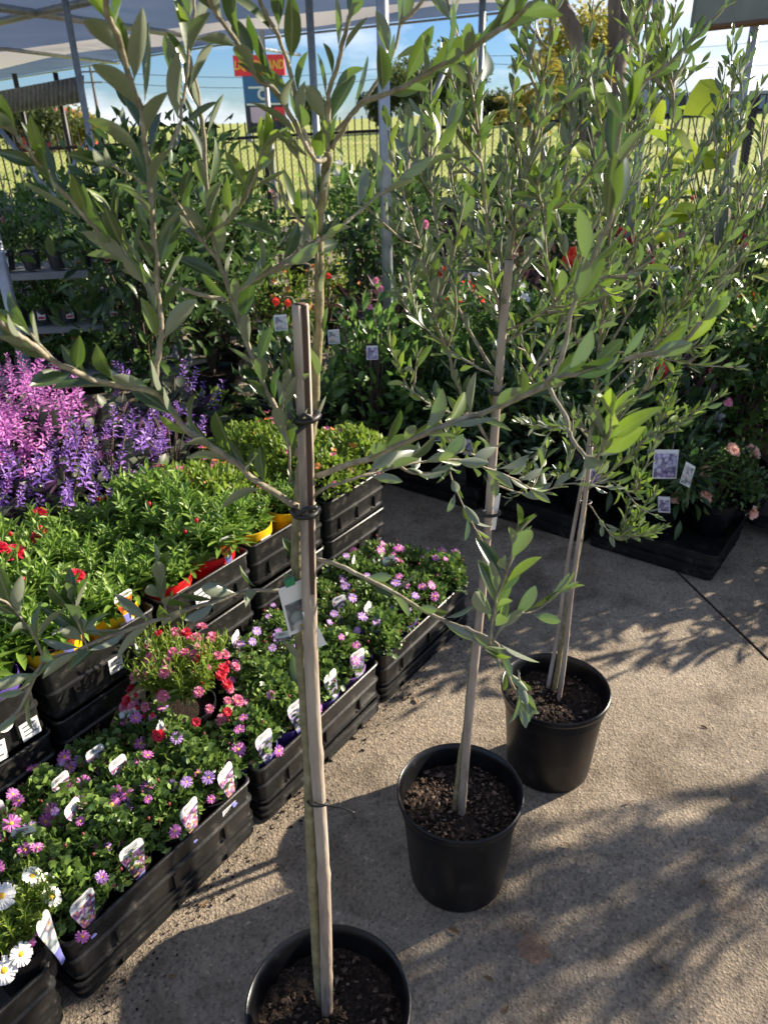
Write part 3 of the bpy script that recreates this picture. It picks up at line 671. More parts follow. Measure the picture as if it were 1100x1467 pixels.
def leafy(bag, C, rg, pair=.03, L=.05, ratio=.28, start=.15, fresh=.15, tipfresh=.35):
    Q, tot = resample(C, pair); n = len(Q)
    T = unit(np.gradient(Q, axis=0)); a = rg.uniform(0, 6.28)
    for i in range(n):
        f = i/(n-1)
        if f < start: continue
        t = T[i]; ref = np.array([.3, .2, 1.]); b = unit(np.cross(t, ref)); c = np.cross(b, t)
        a += math.pi/2+rg.normal(0, .2)
        for s_ in (0, math.pi):
            if rg.rand() < .06: continue
            an = a+s_+rg.normal(0, .25); side = b*math.cos(an)+c*math.sin(an)
            op = R(rg.normal(36, 12))*(1-.45*max(0, f-.75)/.25)
            d = t*math.cos(op)+side*math.sin(op)+np.array([0, 0, .3]); d = unit(d)
            n0 = unit(t-d*(t@d)); ro = rg.normal(0, .85); nn = n0*math.cos(ro)+np.cross(d, n0)*math.sin(ro)
            l = L*rg.uniform(.72, 1.18)*(1-.4*max(0, f-.8)/.2)
            ti = abs(rg.normal(.08, .1)); 
            if rg.rand() < fresh: ti = rg.uniform(.2, .5)
            if f > .85 and rg.rand() < tipfresh: ti = rg.uniform(.4, .95)
            bag.put(Q[i]+side*.002, d, nn, l, l*ratio*rg.uniform(.85, 1.15), ti)
    # terminal pair
    for s_ in (0, math.pi):
        side = b*math.cos(a+s_)+c*math.sin(a+s_); d = unit(T[-1]+side*.3); bag.put(Q[-1], d, T[-1]*.2+side*-1, L*.75, L*.75*ratio, rg.uniform(.1, .7) if rg.rand() < tipfresh else .1)
def twig_from(C, f, rg, ln, up=.6, opn=45, side=None):
    i = int(f*(len(C)-1)); t = unit(C[min(i+1, len(C)-1)]-C[max(i-1, 0)]); b = unit(np.cross(t, [.2, .1, 1.])); c = np.cross(b, t)
    an = rg.uniform(0, 6.28); sd = b*math.cos(an)+c*math.sin(an); o = R(rg.normal(opn, 10))
    d = unit(t*math.cos(o)+sd*math.sin(o)+np.array([0, 0, up*.4])); p = C[i]; P = [p]
    for k in range(4):
        p = p+d*ln/4; P.append(p); d = unit(d+np.array([0, 0, up*.25])+rg.normal(0, .09, 3))
    return catmull(P, 3)
def big_pot(t, r=.137, h=.265, seed=0, soil_z=.215, stones=220):
    mb = MB(); b = r*.78
    prof = [(.001, .002), (b*.95, .0), (b, .004), (b*1.02, .02), (r*.9, h-.055), (r*.905, h-.047), (r*.94, h-.044), (r*.945, h-.02), (r*.985, h-.016), (r, h-.009), (r*.995, h-.002), (r*.975, h), (r*.945, h-.003), (r*.92, h-.014), (r*.89, h-.05), (r*.86, soil_z-.05)]
    mb.lathe(prof, 72); o = mb.build('pot', M['pot'], t); smooth_angle(o, 40)
    rg = np.random.RandomState(seed); mb = MB(); nr, na = 16, 56; rs = r*.885; V = [(0, 0, soil_z)]
    ph = rg.uniform(0, 6, 6)
    for i in range(1, nr+1):
        q = rs*i/nr
        for j in range(na):
            a = 2*math.pi*j/na; x, y = q*math.cos(a), q*math.sin(a)
            z = soil_z+.006*math.sin(x*38+ph[0])*math.cos(y*45+ph[1])+rg.normal(0, .0022)-.004*(i/nr)**2; V.append((x, y, z))
    F = [(0, 1+j, 1+(j+1) % na) for j in range(na)]+[(1+(i-1)*na+j, 1+i*na+j, 1+i*na+(j+1) % na, 1+(i-1)*na+(j+1) % na) for i in range(1, nr) for j in range(na)]
    mb.add(V, F, 0)
    for i in range(stones):
        a = rg.uniform(0, 6.28); q = rs*.97*math.sqrt(rg.uniform(0, 1)); sz = rg.gamma(3, .0011)
        v = rg.normal(size=(6, 3))*.25+np.array([(1, 0, 0), (-1, 0, 0), (0, 1, 0), (0, -1, 0), (0, 0, 1), (0, 0, -1)])
        v *= np.array([1, rg.uniform(.4, .9), rg.uniform(.25, .5)])*sz; th = rg.uniform(0, 6.28)
        rt_ = np.array([[math.cos(th), -math.sin(th), 0], [math.sin(th), math.cos(th), 0], [0, 0, 1]])
        v = v@rt_.T+np.array([q*math.cos(a), q*math.sin(a), soil_z+.003])
        mb.add(v, [(0, 2, 4), (2, 1, 4), (1, 3, 4), (3, 0, 4), (2, 0, 5), (1, 2, 5), (3, 1, 5), (0, 3, 5)], 1, rg.rand())
    mb.build('soil', [M['soil'], M['chip']], t, smooth=False)
def bamboo(t, p0, p1, r0, r1, base, nodes=5, split=False):
    mb = MB(); n = 60; f = np.linspace(0, 1, n); P = np.array(p0)+(np.array(p1)-np.array(p0))*f[:, None]
    rad = r0+(r1-r0)*f
    for k in range(nodes):
        c = (k+.45)/nodes; rad = rad*(1+.16*np.exp(-((f-c)/.006)**2)-.05*np.exp(-((f-c-.012)/.008)**2))
    ph = rng.uniform(0, 6); P[:, 0] += .0022*np.sin(f*9+ph); P[:, 1] += .002*np.sin(f*7+ph)
    P -= np.array(base)
    NS = 20; mb.tube(P, rad, NS, True)
    if split:                       # a split culm: a brown hollow groove down the front of the upper half
        V = mb.V[-1].reshape(n, NS, 3)
        cen = V.mean(1); look = np.array([.35, -1, .2]); k0 = int(np.argmax((V[30]-cen[30])@look)); mt = mb.M[-1]
        for i in range(n):
            g = min(1, max(0, (f[i]-.70)/.02))
            for dk, q in ((0, .5), (1, .5)):
                k = (k0+dk) % NS; V[i, k] += (cen[i]-V[i, k])*q*g
            if i < n-1 and f[i] > .70:
                for dk in (0, 1): mt[i*NS+(k0+dk) % NS] = 1
        mb.V[-1] = V.reshape(-1, 3)
    # a dark hollow set into the cut top
    top = P[-1]; ax = unit(P[-1]-P[-2]); mb.tube([top+ax*.0003, top+ax*.0012], [r1*.72, r1*.72], 12, True, mat=1)
    return mb.build('stake', [M['bamboo'], M['bamboo_in']], t)
def olive(name, base, limbs, label, seed, L, ratio, pair, twigs, twl, stake, ties, extra=None, gens=1, fresh=.07, limb_k=.72, stones=220):
    rg = np.random.RandomState(seed); b = np.array([base[0], base[1], 0.0])
    t = empty(name, tuple(b), 0, label, 'potted tree', 'young potted olive trees')
    big_pot(t, seed=seed, stones=stones)
    wood = MB(); bag = LeafBag()
    for li, lm in enumerate(limbs):
        pts, r0, r1, st = lm[:4]; opt = lm[4] if len(lm) > 4 else {}
        C = catmull(np.array([atY(*p) for p in pts])-b, 7)
        wob = np.cumsum(rg.normal(0, .0007, C.shape), axis=0); C = C+wob-wob[-1]*np.linspace(0, 1, len(C))[:, None]
        rad = (r1*.85+(r0*(1 if li == 0 else limb_k)-r1*.85)*(1-np.linspace(0, 1, len(C)))**1.3)*(1+rg.normal(0, .03, len(C)))
        wood.tube(C, rad, 9, True, mat=1 if li == 0 else 0)
        if opt.get('bare'): continue
        lp = opt.get('pair', pair); ll = opt.get('L', L)
        leafy(bag, C, rg, lp, ll, ratio, st, opt.get('fresh', fresh), opt.get('tip', .3))
        _, tot = resample(C, .05); nt_ = int(opt.get('tw', twigs)*tot/.1)
        for k in range(nt_):
            f = rg.uniform(max(.18, st), .93); ln = twl*rg.uniform(.45, 1.15)*(1.15-.6*f)
            Tc = twig_from(C, f, rg, ln); wood.tube(Tc, np.linspace(.0021, .0011, len(Tc)), 5)
            leafy(bag, Tc, rg, lp*.85, ll*.92, ratio, .12, fresh, .3)
            for g in range(gens-1):
                for q in range(rg.randint(1, 3)):
                    T2 = twig_from(Tc, rg.uniform(.3, .85), rg, ln*.5); wood.tube(T2, np.linspace(.0015, .0009, len(T2)), 5); leafy(bag, T2, rg, lp*.8, ll*.85, ratio, .12, fresh, .3)
    wood.build('trunk', [M['bark'], M['bark_green']], t)
    mb = MB(); leaves(mb, np.array(bag.P), np.array(bag.D), np.array(bag.N), bag.L, bag.W, np.clip(bag.T, 0, 1), T_OLIVE)
    mb.build('foliage', M['olive'], t)
    for q in stake: bamboo(t, atY(*q[0]), atY(*q[1]), q[2], q[3], b, split=len(q) > 4)
    for (pts, rr_) in ties:
        mb = MB(); mb.tube(catmull(np.array([atY(*p) for p in pts])-b, 5), rr_, 6); mb.build('tie', M['tie'], t)
    if extra: extra(t, b)
    print(name, 'leaves', len(bag.P))
    return t
def loop_tie(x, y, Y, rx, ry, tail=None):
    pts = [(x-rx, y-ry*.2, Y), (x-rx*.6, y+ry, Y-.016), (x+rx*.5, y+ry*.9, Y-.017), (x+rx, y-ry*.3, Y-.002), (x+rx*.3, y-ry, Y+.018), (x-rx*.7, y-ry*.8, Y+.018), (x-rx, y-ry*.1, Y)]
    return pts
T1 = [
 ([(460, 1446, .75), (449, 1250, .754), (442, 1080, .759), (433, 930, .764), (428, 800, .77), (431, 725, .775), (437, 665, .785), (449, 605, .79), (453, 500, .79), (457, 345, .79), (464, 270, .785), (470, 218, .78)], .0094, .005, .5, {'pair': .045, 'tw': .35, 'L': .044}),
 # left branch and its rising shoot
 ([(430, 728, .772), (380, 700, .755), (320, 655, .735), (262, 610, .715), (225, 560, .70), (180, 547, .68), (140, 538, .66), (98, 522, .63), (50, 490, .59), (0, 462, .55)], .0058, .0026, .1, {'pair': .025, 'tw': .3, 'L': .049}),
 ([(220, 550, .70), (229, 495, .70), (230, 440, .70), (226, 370, .69), (215, 258, .68), (208, 185, .66), (192, 120, .64), (170, 62, .62), (157, 10, .60), (148, -60, .58)], .0042, .0022, .08, {'pair': .022, 'tw': .45, 'L': .049}),
 ([(325, 428, .76), (250, 401, .74), (196, 372, .72), (126, 314, .68), (90, 270, .66), (55, 228, .63), (25, 195, .61)], .003, .0016, .15, {'pair': .03, 'tw': .3}),
 ([(427, 655, .785), (398, 590, .79), (356, 512, .79), (331, 431, .78), (302, 350, .78), (290, 240, .77), (280, 150, .76), (268, 60, .75), (262, -20, .74)], .0046, .002, .12, {'pair': .022, 'tw': .4}),
 ([(328, 428, .78), (366, 402, .77), (425, 365, .77), (458, 342, .785)], .0022, .0026, .1, {'tw': .2}),
 ([(288, 345, .775), (325, 312, .75), (355, 272, .72), (370, 240, .70), (378, 215, .69)], .0024, .0015, .2, {'fresh': .5, 'tip': 1.0, 'tw': .2}),
 ([(414, 690, .78), (412, 640, .77), (404, 590, .765), (408, 560, .76)], .002, .0014, .1, {'tw': .2}),
 ([(455, 342, .785), (420, 310, .77), (400, 268, .76), (392, 250, .75)], .0024, .0015, .2, {}),
 ([(459, 342, .785), (500, 312, .80), (545, 272, .82), (600, 238, .84), (640, 190, .86)], .0026, .0014, .15, {}),
 ([(468, 228, .78), (447, 230, .76), (400, 145, .73), (365, 115, .71), (320, 40, .68), (292, -10, .66), (280, -60, .65)], .0032, .002, .1, {'pair': .022, 'tw': .35}),
 ([(447, 222, .765), (430, 160, .75), (402, 60, .73), (375, 0, .71), (365, -50, .70)], .003, .0018, .1, {'tw': .3}),
 ([(470, 218, .78), (476, 160, .77), (484, 120, .76), (502, 55, .74), (512, 0, .73), (520, -60, .72)], .0034, .002, .1, {'tw': .4}),
 ([(473, 212, .78), (515, 150, .77), (552, 132, .76), (595, 110, .74), (660, 70, .70), (715, 35, .66), (770, 0, .62), (830, -45, .58)], .0034, .002, .2, {'tw': .25, 'L': .048}),
 ([(482, 190, .77), (540, 120, .78), (570, 60, .79), (585, -10, .80)], .0024, .0015, .2, {}),
 ([(215, 255, .68), (245, 205, .69), (262, 140, .70), (275, 60, .71), (280, -20, .72)], .0022, .0014, .15, {'tw': .4}),
 ([(208, 260, .68), (185, 250, .66), (160, 238, .65)], .0016, .0012, .3, {}),
 # right branches
 ([(452, 682, .775), (500, 665, .76), (550, 650, .74), (640, 612, .71), (715, 582, .70), (790, 547, .68), (826, 532, .67), (905, 512, .66), (965, 498, .65), (1004, 462, .64)], .005, .0022, .12, {'pair': .025, 'tw': .22, 'L': .049}),
 ([(785, 548, .68), (806, 590, .66), (818, 625, .64), (848, 655, .62), (866, 630, .60), (876, 600, .59)], .0028, .0018, .5, {'pair': .011, 'tw': .0, 'fresh': .7, 'tip': 1.0, 'L': .049}),
 ([(780, 549, .66), (800, 510, .655), (822, 425, .65), (845, 370, .64), (870, 300, .63), (882, 215, .62), (892, 175, .61)], .003, .0016, .3, {'pair': .036, 'tw': .0, 'L': .05}),
 ([(450, 708, .775), (490, 690, .78), (550, 672, .80), (630, 660, .83), (690, 668, .86), (760, 700, .9)], .003, .0014, .15, {'tw': .4}),
 ([(446, 798, .768), (500, 820, .755), (562, 856, .74), (622, 886, .725), (682, 912, .70), (706, 926, .69), (722, 960, .68), (742, 1000, .67)], .004, .002, .15, {'pair': .034, 'tw': .35}),
 ([(702, 926, .69), (712, 870, .68), (728, 810, .67), (742, 765, .66)], .0022, .0014, .2, {'pair': .016, 'fresh': .5, 'L': .045, 'tw': .2}),
 ([(706, 922, .69), (735, 885, .70), (770, 872, .71), (800, 850, .72)], .002, .0013, .2, {'pair': .018, 'fresh': .4, 'L': .042, 'tw': 0}),
 ([(742, 960, .675), (745, 985, .67), (752, 1000, .665)], .0016, .0012, .1, {'pair': .011, 'fresh': .5, 'L': .036, 'tw': 0}),
 # low left branch
 ([(430, 845, .765), (352, 850, .74), (300, 868, .72), (250, 884, .70), (200, 905, .68), (150, 922, .665), (110, 938, .65), (66, 950, .635), (34, 1008, .62), (0, 1042, .61)], .0034, .0022, .12, {'pair': .025, 'tw': .1, 'L': .046}),
 ([(240, 886, .70), (234, 855, .695), (230, 828, .69)], .0018, .0012, .2, {'pair': .014, 'tw': 0}),
 ([(128, 932, .655), (114, 892, .65), (105, 862, .645)], .0018, .0012, .2, {'pair': .014, 'tw': 0}),
 ([(66, 948, .635), (45, 905, .62), (20, 872, .61), (-10, 850, .60)], .002, .0013, .1, {'pair': .018, 'tw': 0}),
]
def t1_extra(t, b):
    mb = MB(); mb.box((0, 0, -.035), (.032, .0008, .072), mat=0); mb.box((0, -.0008, -.045), (.026, .0006, .04), mat=1); mb.box((0, 0, .004), (.012, .003, .01), mat=2)
    o = mb.build('plant_tag', [M['paper'], M['pic_pale'], plain('green_clip', (.01, .22, .1), .4)], t, smooth=False)
    o.location = tuple(atY(416, 838, .755)-b); o.rotation_euler = (0, -.12, .5)
    mb = MB(); mb.box((0, 0, -.03), (.01, .0008, .06)); o = mb.build('plant_tag', [M['paper']], t, smooth=False); o.location = tuple(atY(438, 875, .75)-b); o.rotation_euler = (0, -.3, .3)
olive('potted_olive_tree', (-.111, .722), T1, 'nearest potted olive tree with a thick split bamboo stake and three black ties', 11, .046, .305, .0225, 1.0, .085,
      [((470, 1452, .735), (427, 436, .768), .0098, .0085, True)],
      [(loop_tie(436, 596, .768, 20, 7), .0036), ([(428, 602, .75), (436, 594, .747), (446, 600, .75), (434, 612, .75), (424, 620, .748)], .0022), (loop_tie(437, 733, .765, 19, 7), .0036), ([(425, 738, .748), (440, 729, .744), (454, 727, .746)], .003),
       (loop_tie(456, 1150, .75, 15, 5), .0018), ([(450, 1150, .732), (470, 1155, .73), (490, 1158, .725), (508, 1165, .72)], .0014)], t1_extra, stones=260)
T2 = [
 ([(650, 1175, 1.15), (658, 1100, 1.155), (670, 1000, 1.16), (688, 850, 1.17), (700, 700, 1.185), (706, 620, 1.195), (712, 520, 1.2), (720, 420, 1.2), (733, 330, 1.2), (746, 250, 1.2), (762, 150, 1.2), (785, 40, 1.2), (795, -40, 1.2)], .0075, .002, .52),
 ([(704, 640, 1.19), (660, 560, 1.15), (630, 450, 1.12), (600, 340, 1.1), (575, 262, 1.08), (556, 185, 1.06)], .0042, .0015, .15),
 ([(712, 540, 1.2), (670, 470, 1.22), (640, 380, 1.25), (620, 280, 1.27), (612, 180, 1.28), (600, 100, 1.3)], .0042, .0015, .15),
 ([(716, 450, 1.2), (700, 380, 1.12), (690, 260, 1.05), (685, 170, 1.02), (682, 90, 1.0)], .0036, .0014, .15),
 ([(705, 600, 1.19), (770, 520, 1.2), (820, 420, 1.22), (850, 330, 1.24), (880, 250, 1.26)], .004, .0015, .15),
 ([(720, 430, 1.2), (765, 350, 1.28), (805, 260, 1.33), (822, 170, 1.36), (835, 90, 1.38), (850, 0, 1.4)], .004, .0014, .15),
 ([(702, 665, 1.185), (662, 645, 1.1), (644, 668, 1.06), (668, 730, 1.02), (700, 790, 1.0)], .0026, .0013, .2, {'tw': .35}),
 ([(645, 660, 1.06), (640, 645, 1.05), (648, 630, 1.04)], .0014, .001, .1, {'pair': .01, 'tip': 1., 'fresh': .9, 'tw': 0}),
 ([(700, 690, 1.185), (760, 705, 1.2), (820, 690, 1.22), (880, 700, 1.24)], .0026, .0012, .2),
 ([(710, 540, 1.2), (640, 500, 1.25), (590, 450, 1.3), (560, 400, 1.33)], .003, .0013, .15),
 ([(708, 590, 1.19), (640, 590, 1.1), (590, 560, 1.05), (560, 500, 1.0)], .003, .0013, .2, {'tw': .5}),
 ([(726, 380, 1.2), (660, 300, 1.3), (640, 220, 1.35), (650, 130, 1.38)], .003, .0013, .2),
 ([(740, 290, 1.2), (790, 300, 1.1), (850, 240, 1.05), (900, 150, 1.02), (925, 70, 1.0)], .003, .0013, .2),
 ([(715, 480, 1.2), (780, 450, 1.08), (830, 400, 1.0), (870, 420, .95)], .003, .0013, .2),
]
def t2_extra(t, b):
    mb = MB(); mb.box((0, 0, -.035), (.02, .0008, .07)); mb.box((0, 0, .003), (.01, .003, .01), mat=1)
    o = mb.build('plant_tag', [M['paper'], bpy.data.materials['green_clip']], t, smooth=False); o.location = tuple(atY(710, 708, 1.17)-b); o.rotation_euler = (0, .1, .4)
olive('potted_olive_tree', (.149, 1.157), T2, 'middle potted olive tree with loose gravelly soil in its black pot', 22, .038, .3, .021, 1.45, .17,
      [((660, 1180, 1.135), (731, 372, 1.185), .0085, .0068)], [(loop_tie(703, 735, 1.17, 13, 4), .003), (loop_tie(712, 560, 1.18, 12, 4), .003)], t2_extra, gens=1, fresh=.2, stones=900)
T3 = [
 ([(792, 1000, 1.52), (806, 920, 1.53), (822, 830, 1.54), (835, 760, 1.55), (843, 680, 1.56), (851, 600, 1.57), (860, 480, 1.58), (870, 380, 1.58), (882, 280, 1.58), (902, 180, 1.57), (930, 90, 1.56), (945, 0, 1.55)], .0072, .002, .42),
 ([(842, 700, 1.56), (900, 655, 1.5), (940, 610, 1.46), (967, 590, 1.44)], .003, .0013, .15, {'fresh': .6, 'tip': .9, 'tw': 2.2, 'pair': .017}),
 ([(845, 650, 1.56), (920, 560, 1.58), (985, 480, 1.6), (1040, 380, 1.62), (1092, 245, 1.64)], .0042, .0014, .15),
 ([(850, 600, 1.57), (930, 520, 1.66), (1010, 440, 1.74), (1095, 318, 1.8)], .004, .0014, .15),
 ([(858, 520, 1.58), (930, 400, 1.6), (990, 320, 1.62), (1040, 230, 1.65), (1088, 125, 1.68)], .004, .0014, .15),
 ([(862, 450, 1.58), (920, 330, 1.5), (950, 240, 1.45), (966, 150, 1.42), (948, 35, 1.4)], .004, .0014, .15),
 ([(865, 400, 1.58), (830, 300, 1.65), (812, 200, 1.7), (826, 90, 1.74)], .003, .0014, .15),
 ([(850, 640, 1.57), (790, 560, 1.62), (740, 480, 1.67), (700, 400, 1.7)], .003, .0014, .15),
 ([(842, 722, 1.555), (880, 772, 1.5), (912, 752, 1.47)], .0022, .0012, .2, {'pair': .014, 'fresh': .6, 'tip': .9, 'tw': 2.5}),
 ([(845, 690, 1.56), (790, 680, 1.5), (735, 712, 1.45)], .0024, .0012, .2, {'tw': 2.2, 'fresh': .4}),
 ([(870, 350, 1.58), (906, 250, 1.66), (936, 150, 1.72), (950, 75, 1.76)], .003, .0013, .15),
 ([(860, 500, 1.58), (940, 510, 1.5), (1000, 520, 1.45), (1050, 526, 1.42)], .0028, .0012, .15),
 ([(848, 620, 1.57), (800, 610, 1.66), (770, 650, 1.7)], .0024, .0012, .2, {'tw': 2.0, 'fresh': .4}),
 ([(844, 700, 1.555), (870, 690, 1.5), (905, 705, 1.44), (925, 690, 1.42)], .0024, .0012, .15, {'tw': 2.5, 'fresh': .6, 'tip': .9}),
 ([(856, 540, 1.58), (800, 430, 1.52), (770, 330, 1.48), (760, 240, 1.45)], .003, .0013, .2),
 ([(866, 400, 1.58), (960, 300, 1.72), (1030, 170, 1.8), (1075, 60, 1.86)], .003, .0013, .2),
 ([(852, 570, 1.57), (960, 460, 1.48), (1050, 330, 1.42), (1120, 230, 1.4)], .003, .0013, .2),
]
t3 = olive('potted_olive_tree', (.423, 1.477), T3, 'farthest potted olive tree with two thin crossed canes in its pot', 33, .039, .285, .021, 1.45, .18,
      [((800, 1005, 1.49), (846, 640, 1.55), .006, .005), ((785, 985, 1.52), (846, 610, 1.56), .005, .004)], [(loop_tie(838, 720, 1.555, 9, 3), .0025)], None, gens=1, fresh=.32, stones=260)

# two more olives of the row stand to the right, outside the frame: their shade lies on the concrete
for loc_, rz_, lab_ in (((2.55, 1.95, 0), .7, 'potted olive tree out of frame right, nearest the path joint'), ((3.05, 2.15, 0), 2.0, 'potted olive tree out of frame right, second from the path joint'), ((3.35, 2.55, 0), 4.1, 'potted olive tree out of frame right, third from the path joint')):
    q = dup(t3, None, loc_, rz_, lab_)
    for k in list(KIDS.get(q.name, [])):
        if k.name.startswith(('stake', 'tie')): bpy.data.objects.remove(k)

# ------------------------------------------------------------------ potted shrubs of the background
def shrub_proto(name, seed, mat, H, rad, n, L, Wd, tmpl, bare=.25, flower=None, nfl=0, stakeh=0, tagpic=None, potr=.11, clumps=16, up=.4, cat='potted shrub'):
    rg = np.random.RandomState(seed)
    t = empty(name, (0, 0, -50), 0, None, cat)
    small_pot('pot', M['pot'], t, potr, potr*1.7)
    pz = potr*1.5; mb = MB(); st = MB(); z0 = pz+H*bare
    for c in range(clumps):
        d = unit(rg.normal(size=3)); q = rg.uniform(.45, .85)
        cc = np.array([d[0]*rad*q, d[1]*rad*q, z0+(H-z0)*(.5+.46*d[2]*q)])
        k = n//clumps; cr_ = rad*rg.uniform(.32, .55)
        P = cc+rg.normal(0, .5, (k, 3))*cr_*np.array([1, 1, 1.1]); o = unit(P-cc+1e-6)
        D = unit(o+rg.normal(0, .45, (k, 3))+np.array([0, 0, up])); Nn = unit(o*.4+np.array([0, 0, 1.])+rg.normal(0, .4, (k, 3)))
        l = L*rg.uniform(.6, 1.25, k); base = rg.uniform(.15, .6)
        leaves(mb, P, D, Nn, l, Wd*l/L, np.clip(rg.normal(base, .22, k), 0, 1), tmpl)
        mid = np.array([cc[0]*.35, cc[1]*.35, pz+(cc[2]-pz)*.55]); st.tube(catmull([(0, 0, pz-.02), mid, cc], 4), np.linspace(.006, .002, 9), 5)
    st.build('stems', M['twig'], t); mb.build('foliage', M[mat], t)
    for i in range(nfl):
        p, d = dome_points(1, rad*1.02, (H-z0)*.55, z0+(H-z0)*.45, rg, .9); add_flower(t, flower, p[0], d[0]+np.array([0, -.5, .3]), rg.uniform(.8, 1.3))
    if stakeh:
        s = MB(); s.tube([(.02, -.01, pz-.03), (.025, -.01, stakeh)], [.004, .0035], 6); s.build('stake', M['bamboo'], t)
    if tagpic:
        a = rg.uniform(-.6, .6); m2 = MB(); m2.box((0, 0, 0), (.06, .001, .085)); m2.box((0, -.0009, -.006), (.052, .0006, .06), mat=1)
        o = m2.build('plant_tag', [M['paper'], M[tagpic]], t, smooth=False); o.location = (rad*.5*rg.uniform(-1, 1), -rad*.9, z0+(H-z0)*rg.uniform(.0, .5)); o.rotation_euler = (-.1, .1*rg.normal(), a)
    return t
SH = {
 'camellia': shrub_proto('camellia_shrub', 1, 'dark_leaf', .95, .22, 620, .062, .03, T_OVAL, .1, None, 0, .9, 'pic_pale'),
 'camellia_w': shrub_proto('camellia_shrub', 2, 'mid_leaf', .9, .22, 520, .062, .03, T_OVAL, .1, 'whiteb', 5, 0, 'pic_pale'),
 'rose': shrub_proto('flowering_shrub', 3, 'mid_leaf', .8, .22, 620, .045, .024, T_OVAL, .1, 'pinkb', 7, .7, 'pic_lilac'),
 'red': shrub_proto('flowering_shrub', 4, 'dark_leaf', .75, .23, 620, .05, .026, T_OVAL, .05, 'hib', 5, 0, 'pic_orange'),
 'fine': shrub_proto('fine_leaved_shrub', 5, 'mid_leaf', .7, .22, 1100, .026, .009, T_SMALL, .02, None, 0, 0, 'pic_lilac'),
 'grey': shrub_proto('silver_leaved_shrub', 6, 'grey_leaf', .55, .2, 900, .03, .01, T_SMALL, .0, None, 0, 0, None),
 'bronze': shrub_proto('bronze_leaved_shrub', 7, 'bronze_leaf', .7, .22, 500, .07, .026, T_LANCE, .05, None, 0, 0, 'pic_pale'),
 'rhodo': shrub_proto('rhododendron', 8, 'dark_leaf', .72, .26, 520, .095, .03, T_LANCE, .05, None, 0, .6, 'pic_lilac', .12),
 'tall': shrub_proto('tall_camellia', 9, 'dark_leaf', 1.72, .36, 1500, .085, .036, T_OVAL, .02, None, 0, 0, None, .16, 40),
 'orange': shrub_proto('flowering_shrub', 10, 'lime_leaf', .6, .2, 620, .034, .018, T_OVAL, .02, 'cali_o', 12, 0, 'pic_orange'),
}
LAB = {'camellia': 'dark glossy camellia on a cane stake', 'camellia_w': 'dark camellia with a few white blooms', 'rose': 'leafy shrub with pink blooms and a tag', 'red': 'dark shrub with scarlet blooms', 'fine': 'mid green fine leaved shrub', 'grey': 'silver grey leaved shrub', 'bronze': 'dark bronze leaved shrub', 'rhodo': 'rhododendron with long dark leaves', 'tall': 'tall glossy camellia', 'orange': 'low shrub with small orange blooms'}
used = {}
def place(kind, x, y, z=0, s=1.0, label=None, group=None):
    src = SH[kind]; rz = rng.uniform(-.9, .9)
    if kind not in used: used[kind] = src; o = src; o.location = (x, y, z); o.rotation_euler = (0, 0, rz); o.scale = (s, s, s)
    else: o = dup(src, None, (x, y, z), rz, scale=s)
    o['label'] = label or (LAB[kind]+' in the crowded display behind the olives'); o['group'] = group or ('background ' + LAB[kind].split(' with')[0])
    return o
place('tall', -1.12, 3.55, 0, .98, 'tallest glossy dark camellia standing left of the middle against the sky', 'tall camellias')
place('tall', -.98, 4.3, 0, .97, 'second tall camellia behind and right of the tallest one', 'tall camellias')
rowsp = [(2.95, .30, .9), (3.35, .34, 1.0), (3.9, .4, 1.05), (4.5, .45, 1.1), (5.3, .5, 1.15), (6.3, .6, 1.2), (7.5, .75, 1.2)]
kinds = ['camellia', 'camellia_w', 'rose', 'red', 'fine', 'bronze', 'orange', 'camellia', 'grey', 'camellia_w']
count = 0
for ri, (Y, sp, s0) in enumerate(rowsp):
    x = -.58*Y-.2
    while x < .72*Y:
        xx = x+rng.uniform(-.1, .1); yy = Y+rng.uniform(-.15, .15)
        p = np.array([xx, yy])-P0; s_, v_ = p@U, p@Vv
        q = np.array([xx, yy])-np.array([1.2, 2.32]); r_v = q@np.array([.61, .79]); r_u = q@np.array([-.79, .61])
        ok = not (s_ < 2.15 and v_ < 1.78) and r_v > .42 and not (xx < -1.1 and yy < 4.6)
        if ok and xx > .1 and yy < 3.1: ok = r_v > .45
        if r_u < .05 and r_v < 1.55: ok = False
        if ok:
            kd = kinds[rng.randint(len(kinds))]
            place(kd, xx, yy, .12, s0*rng.uniform(.82, 1.12)); count += 1
        x += sp
print('background shrubs', count)

# ------------------------------------------------------------------ right hand trays
K = np.array([1.205, 2.325]); U2 = np.array([-.79, .61]); U2 /= np.linalg.norm(U2); V2 = np.array([.61, .79]); V2 /= np.linalg.norm(V2)
RZ2 = math.atan2(U2[1], U2[0])+math.pi
rlab = ['with the pale azalea, nearest the path', 'beneath the rhododendrons, second from the path', 'in deep shade behind the far olive, third from the path', 'near the grey post, fourth from the path']
def WR(a, b, z): p = K+U2*a+V2*b; return (p[0], p[1], z)
for i in range(4):
    tray(.48, .42, .06, WR(.48+i*.5, 0, .045), RZ2+rj(.006), 'upper right hand tray %s' % rlab[i], 'right hand display trays')
    tray(.48, .42, .05, WR(.485+i*.5, -.006, -.0005), RZ2+rj(.006), 'lower right hand tray %s' % rlab[i], 'right hand display trays')
    tray(.48, .42, .06, WR(.48+i*.5, .44, .045), RZ2+rj(.006), 'rear right hand tray %s' % rlab[i], 'right hand display trays')
tray(.42, .48, .06, WR(-.0, .44, .045), RZ2+rj(.006), 'upper tray at the corner by the path behind the azalea', 'right hand display trays')
